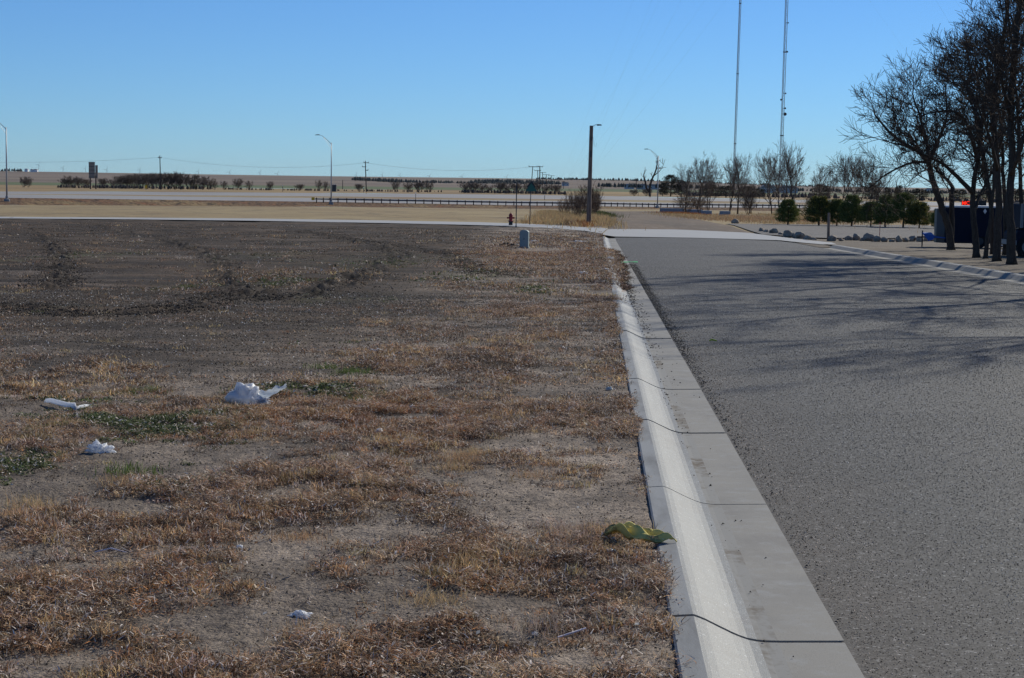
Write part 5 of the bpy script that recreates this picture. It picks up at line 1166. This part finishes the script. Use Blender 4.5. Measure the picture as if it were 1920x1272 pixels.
# truck at the right edge: nose toward the left, mostly out of frame
q = G(1955, 484, .08); t = thing('pickup_truck', 'dark pickup truck with pale window frame parked at the right edge', 'truck', q, -.03); e = q[1]/F
def tx(px): return (px-1955)*e
body = [(tx(1905), .42), (tx(1904), .8), (tx(1908), .92), (tx(1945), 1.0), (5.0, 1.02), (5.0, .42)]
b = MB(); b.prism(body, 0, 1.75); b.build('body', MT['navy'], t, bevel=.04)
b = MB(); b.prism([(tx(1912), .99), (tx(1916), 1.78), (tx(1921), 1.86), (3.0, 1.86), (3.1, 1.03), (tx(1920), 1.0)], .08, 1.67); b.build('cab', MT['navy'], t, bevel=.04); b = MB(); b.box((tx(1914.5), .05, 1.42), (.09, .05, .82)); b.build('pillar', MT['silver'], t)
b = MB(); b.prism([(tx(1921), 1.08), (tx(1923), 1.74), (1.2, 1.74), (1.2, 1.08)], .06, .075); b.build('window', MT['glass'], t); b = MB(); b.prism([(1.35, 1.08), (1.35, 1.74), (2.8, 1.74), (2.85, 1.08)], .06, .075); b.build('window', MT['glass'], t)
for xc in (tx(1926), 3.9):
    b = MB(); b.tube([(xc, -.04, .36), (xc, .2, .36)], .36, 20); wo = b.build('wheel', MT['rubber'], t); b = MB(); b.tube([(xc, -.06, .36), (xc, -.04, .36)], .2, 14); b.build('rim', MT['silver'], wo)
b = MB(); b.box((tx(1904), .3, .66), (.05, .3, .14)); b.build('headlight', MT['white'], t)
b = MB(); b.box((tx(1903), .87, .5), (.1, 1.75, .16)); b.build('bumper', MT['silver'], t)
# red LED sign beyond the trailer
d = 125; p = P(1826, 381, d); gz = Zg(p[0], p[1]); t = thing('led_sign', 'dark sign board with glowing red letters above the trailer roof', 'sign', (p[0], p[1], gz)); zc = p[2]-gz
b = MB(); b.box((0, 0, zc), (46/F*d, .1, 9/F*d)); b.build('board', MT['black'], t)
for k in (-.6, .6): b = MB(); b.tube([(k, .08, 0), (k, .08, zc)], .05, 6); b.build('post', MT['darksteel'], t)
def letter(ch, x, h):
    cu = bpy.data.curves.new('letters', 'FONT'); cu.body = ch; cu.size = h*1.4; cu.extrude = .01; cu.offset = .008; o = bpy.data.objects.new('letters', cu); col.objects.link(o); o.parent = t; o.location = (x, -.07, zc-h*.5); o.rotation_euler = (math.pi/2, 0, 0); cu.materials.append(MT['led']); me = bpy.data.meshes.new_from_object(o); mo = bpy.data.objects.new('letters', me); col.objects.link(mo); mo.parent = t; mo.location = o.location; mo.rotation_euler = o.rotation_euler; bpy.data.objects.remove(o)
letter('MC', float(P(1803, 381, d)[0]-p[0]), 7/F*d); letter('1', float(P(1820.2, 381, d)[0]-p[0]), 7/F*d)

# ------------------------------------------------------------------ litter
def lotpt(px, py):
    u, v = gp(px, py); x, y = uv2xy(u, v); return np.array([x, y, float(lot_height(np.array([u]), np.array([v]))[0])])
def crumple(name, label, cat, loc, sx, sy, sz, seed, m, n=30, rz=0.0, amp=.45, freq=1.6):
    R = random.Random(seed); import bmesh
    from mathutils import noise
    bm = bmesh.new(); bmesh.ops.create_icosphere(bm, subdivisions=4, radius=1)
    for v in bm.verts:
        p = v.co.copy(); k = abs(noise.noise(p*freq+Vector((seed, 0, 0))))*1.6+abs(noise.noise(p*freq*2.3+Vector((0, seed, 0))))*.7
        f = 1-amp+amp*k*1.5; v.co = (p.x*sx*f, p.y*sy*f, max(p.z, -.25)*sz*f+sz*.2)
    me = bpy.data.meshes.new(name); bm.to_mesh(me); bm.free(); me.polygons.foreach_set('use_smooth', [True]*len(me.polygons)); me.materials.append(m); o = bpy.data.objects.new(name, me); col.objects.link(o); o.location = [float(c) for c in loc]; o.rotation_euler = (0, 0, rz)
    return tag(o, label, cat) if label else o
c0 = lotpt(462, 762)+np.array([0, 0, .015]); e = c0[1]/F
t = thing('plastic_bag', 'large crumpled white plastic sack with frayed fringe and a cloudy tail', 'bag', c0)
o = crumple('sack', None, None, (0, 0, 0), 34*e, 26*e, 31*e, 3, MT['bag'], rz=.3, amp=.28); o.parent = t
V = []; R = random.Random(9)
segs = []
for k in range(420):
    s_ = -1 if k < 300 else 1
    if s_ < 0: a_ = R.uniform(1.2, 3.6); bp = np.array([math.cos(a_)*20*e, R.uniform(-.5, .6)*20*e, abs(math.sin(a_))*16*e+3*e]); dr = unit(np.array([math.cos(a_)*1.0, R.gauss(0, .5), abs(math.sin(a_))+.25]))
    else: bp = np.array([R.uniform(18, 32)*e, R.uniform(-.6, .3)*20*e, R.uniform(2, 9)*e]); dr = unit(np.array([1, R.gauss(-.3, .5), R.uniform(-.2, .5)]))
    L_ = R.uniform(10, 21)*e; m1 = bp+dr*L_*.5; m2 = m1+unit(dr+np.array([R.gauss(0, .3), R.gauss(0, .3), -.35]))*L_*.5; m2[2] = max(m2[2], .004)
    segs += [(bp, m1, .0022, .0018), (m1, m2, .0018, .0012)]
V, Fc = tubes_np(segs, 3); npmesh('fringe', V, Fc, MT['bag'], t)
A = []; nn_ = 14
for i in range(nn_):
    f = i/(nn_-1); x = (24+50*f)*e; wdt = (20-13*f)*e*(1+.2*math.sin(i*1.7)); zb_ = (7+25*f)*e+.3*e*math.sin(i*2)
    for j in range(6): g_ = j/5; A.append((x+math.sin(j*2+i)*.6*e, (.6*math.sin(g_*6+i*.8))*3*e+12*e*f, zb_+(g_-.3)*wdt+(.008 if j % 2 else 0)*math.sin(i)))
i = np.arange(nn_*6).reshape(nn_, 6); npmesh('tail', A, np.stack([i[:-1, :-1], i[:-1, 1:], i[1:, 1:], i[1:, :-1]], -1).reshape(-1, 4), MT['clear'], t)
c0 = lotpt(188, 850); e = c0[1]/F; o = crumple('plastic_bag', 'small crumpled white plastic bag below the flat white strip', 'bag', c0, 22*e, 16*e, 15*e, 5, MT['bag'], amp=.5, freq=1.9)
def ribbon(name, pts, w, m, label, cat, up=.01, tw=.5, rot=0):
    V = []; n = len(pts)
    for i, p in enumerate(pts):
        d_ = unit(np.array(pts[min(i+1, n-1)])-np.array(pts[max(i-1, 0)])); s = np.array([-d_[1], d_[0], 0]); ww = w if not hasattr(w, '__len__') else w[i]
        ct, st_ = math.cos(tw+math.sin(i*1.3)*.3), math.sin(tw+math.sin(i*1.3)*.3)
        for j in (-.5, -.17, .17, .5): V.append(np.array(p)+(s*ct+np.array([0, 0, 1])*st_)*ww*j+np.array([0, 0, up+ww*.5*abs(st_)]))
    i = np.arange(n*4).reshape(n, 4); o = npmesh(name, V, np.stack([i[:-1, :-1], i[:-1, 1:], i[1:, 1:], i[1:, :-1]], -1).reshape(-1, 4), MT[m])
    so = o.modifiers.new('thick', 'SOLIDIFY'); so.thickness = .0015; return tag(o, label, cat)
pp_ = [lotpt(x, y) for x, y in ((84, 757), (95, 759), (110, 762), (125, 764), (137, 766), (142, 770), (150, 768), (160, 766), (169, 764))]; e = pp_[0][1]/F
ribbon('plastic_strip', pp_, [8*e, 9*e, 10*e, 11*e, 12*e, 8*e, 6*e, 6*e, 5*e], 'bag', 'flat twisted white plastic strip at the far left', 'litter', .02, 1.0)
for (px, py, sx, sy, sd_, lb, m) in [(706, 657, 11, 4, 11, 'small white scrap up by the bare soil, farthest of the litter', 'bag'), (711, 812, 9, 6, 12, 'crumpled greyish white wrapper below the orange weeds', 'bag'), (773, 766, 5, 5, 13, 'tiny white scrap right of the large sack', 'bag'),
    (449, 1029, 6, 4, 14, 'tiny white scrap in the lower left weeds', 'bag'), (563, 1149, 17, 7, 15, 'shredded white scrap near the bottom edge', 'bag'), (1092, 514, 9, 3, 16, 'thin white scrap on the verge below the green paint', 'bag'), (1143, 487, 6, 3, 17, 'white scrap at the kerb beside the green paint', 'bag'),
    (1001, 453, 7, 2, 18, 'white scrap just right of the utility pedestal', 'bag'), (1084, 454, 12, 2, 19, 'white scrap far along the verge near the lot corner', 'bag'), (1136, 509, 5, 3, 20, 'white scrap at the edge of the soil that covers the kerb', 'bag'), (1003, 1188, 5, 4, 21, 'pale pebble like scrap left of the drinking straw', 'bag'), (1142, 732, 5, 4, 22, 'small bluish scrap in the weeds beside the kerb', 'clear'), (1147, 1040, 8, 6, 23, 'dull blue grey scrap under the olive cloth', 'clear')]:
    c0 = lotpt(px, py); e = c0[1]/F; crumple('litter_scrap', lb, 'litter', c0+np.array([0, 0, .004]), sx*e*1.15, sx*e*.8, sy*e*1.15, sd_, MT[m], amp=.55, freq=2.2)
a_, b_ = lotpt(1046, 1200), lotpt(1098, 1189); mb = MB(); mb.tube([a_+np.array([0, 0, .02]), b_+np.array([0, 0, .03])], .0035, 8); tag(mb.build('drinking_straw', MT['straw']), 'pale pinkish drinking straw lying near the bottom edge', 'straw')
a_, b_ = lotpt(178, 1033), lotpt(238, 1036); mb = MB(); mb.tube([a_+np.array([0, 0, .015]), (a_+b_)/2+np.array([0, 0, .03]), b_+np.array([0, 0, .01])], [.003, .0035, .002], 6); tag(mb.build('dry_stick', MT['straw']), 'thin pale dry stick on the bare patch at the lower left', 'stick')
# olive cloth
NU, NV = 40, 16; V = []; cA, cB = lotpt(1131, 1016), lotpt(1258, 1030)
cA = cA+np.array([0, 0, .02]); u_, v_ = gp(1258, 1026); x, y = uv2xy(.385, v_); cB = np.array([x, y, float(znear(v_))+.10])
ax_ = cB-cA; Lc = np.linalg.norm(ax_); ax_ = ax_/Lc; sd_ = np.array([-ax_[1], ax_[0], 0])
for i in range(NU):
    f = i/(NU-1); wd_ = .054*math.sin(math.pi*min(f*1.0+.04, 1))**.6*(1.15-.4*f)
    for j in range(NV):
        g_ = j/(NV-1)-.5; fold = .013*math.sin(g_*11+f*5)+.010*math.sin(f*17+g_*6)+.007*math.cos(g_*21-f*9)
        V.append(cA+ax_*Lc*f+sd_*(g_*wd_*1.9+.012*math.sin(f*9))+np.array([0, 0, (.030+.012*math.sin(f*7))*(math.sin(math.pi*f)**.5)+fold*math.sin(math.pi*min(f+.05, 1))**.4*1.25]))
i = np.arange(NU*NV).reshape(NU, NV); o = npmesh('olive_cloth', V, np.stack([i[:-1, :-1], i[1:, :-1], i[1:, 1:], i[:-1, 1:]], -1).reshape(-1, 4), MT['cloth'], smooth=True); so = o.modifiers.new('thick', 'SOLIDIFY'); so.thickness = .004; tag(o, 'twisted yellow olive cloth lying across the soil onto the kerb top', 'cloth')
# green utility paint marks, a yellow scrap
u_, v_ = .62, 52.0; V = []
def paint(name, us, v_, w0, dz, label):
    V = []
    for u_ in us:
        for s_ in (-.5, .5): x, y = uv2xy(u_, v_+s_*w0*(1+.4*math.sin(u_*17))+.25*(u_-.9)); V.append((x, y, float(znear(v_))+dz(u_)))
    n = len(us); i = np.arange(n*2).reshape(n, 2); return tag(npmesh(name, V, np.stack([i[:-1, 0], i[:-1, 1], i[1:, 1], i[1:, 0]], -1), MT['greenpaint']), label, 'paint mark')
paint('paint_mark', np.linspace(.66, 1.22, 14), 51.8, .45, lambda u: .013 if u < .94 else .014+.006, 'green spray paint mark across the gutter and asphalt')
u0, v0 = gp(1122, 486)
V = []
for k in range(10):
    for s_ in (-.5, .5):
        uu_ = u0-.25+.5*k/9; vv_ = v0+s_*.4; x, y = uv2xy(uu_, vv_); V.append((x, y, float(lot_height(np.array([uu_]), np.array([vv_]))[0])+.03))
i = np.arange(20).reshape(10, 2); tag(npmesh('paint_mark', V, np.stack([i[:-1, 0], i[:-1, 1], i[1:, 1], i[1:, 0]], -1), MT['greenpaint']), 'green spray paint on the weeds left of the kerb', 'paint mark')
q = G(1337, 639, .02); e = q[1]/F; mb = MB(); mb.tube([q+np.array([-7*e, 0, 0]), q+np.array([-2*e, .02, .01]), q+np.array([7*e, 0, 0])], [.006, .012, .006], 6); tag(mb.build('yellow_scrap', mat('yellow_plastic', (.6, .6, .02), .5, .4)), 'small yellow scrap lying on the asphalt', 'litter')
# ------------------------------------------------------------------ air
hz = MB(); hz.box((0, 8000, 105), (40000, 34000, 290)); ho = hz.build('haze', bpy.data.materials.new('haze')); ho['kind'] = 'stuff'; ho['label'] = 'thin blue haze over the plain'
hm = ho.data.materials[0]; hm.use_nodes = True; hn = hm.node_tree; hn.nodes.remove(hn.nodes['Principled BSDF'])
pv = hn.nodes.new('ShaderNodeVolumePrincipled'); pv.inputs['Density'].default_value = .00001; pv.inputs['Color'].default_value = (.75, .9, 1, 1)
hn.links.new(pv.outputs[0], hn.nodes['Material Output'].inputs['Volume'])
# ------------------------------------------------------------------ light
w = bpy.data.worlds.new('World'); sc.world = w; w.use_nodes = True
nt = w.node_tree; bg = nt.nodes['Background']
sky = nt.nodes.new('ShaderNodeTexSky'); sky.sky_type = 'NISHITA'; sky.sun_disc = False
SUN_EL, SUN_AZ = 30, 38
sky.sun_elevation = math.radians(SUN_EL); sky.sun_rotation = math.radians(SUN_AZ)
sky.air_density = 1.0; sky.dust_density = 0.0; sky.ozone_density = 4.0; sky.altitude = 1300
tn = nt.nodes.new('ShaderNodeVectorMath'); tn.operation = 'MULTIPLY'; tn.inputs[1].default_value = (.425, .665, .965)
nt.links.new(sky.outputs[0], tn.inputs[0]); nt.links.new(tn.outputs[0], bg.inputs[0]); bg.inputs[1].default_value = .1
ld = bpy.data.lights.new('sun', 'SUN'); ld.energy = 4.5; ld.angle = math.radians(.53); ld.color = (1, .955, .84)
lo = bpy.data.objects.new('sun', ld); col.objects.link(lo)
e, a = math.radians(SUN_EL), math.radians(SUN_AZ)
sd = Vector((math.sin(a)*math.cos(e), math.cos(a)*math.cos(e), math.sin(e)))
lo.rotation_euler = sd.to_track_quat('Z', 'Y').to_euler(); lo.location = (20, -5, 30)
vs = sc.view_settings; vs.view_transform = 'Standard'; vs.look = 'None'; vs.gamma = 1; vs.exposure = 0
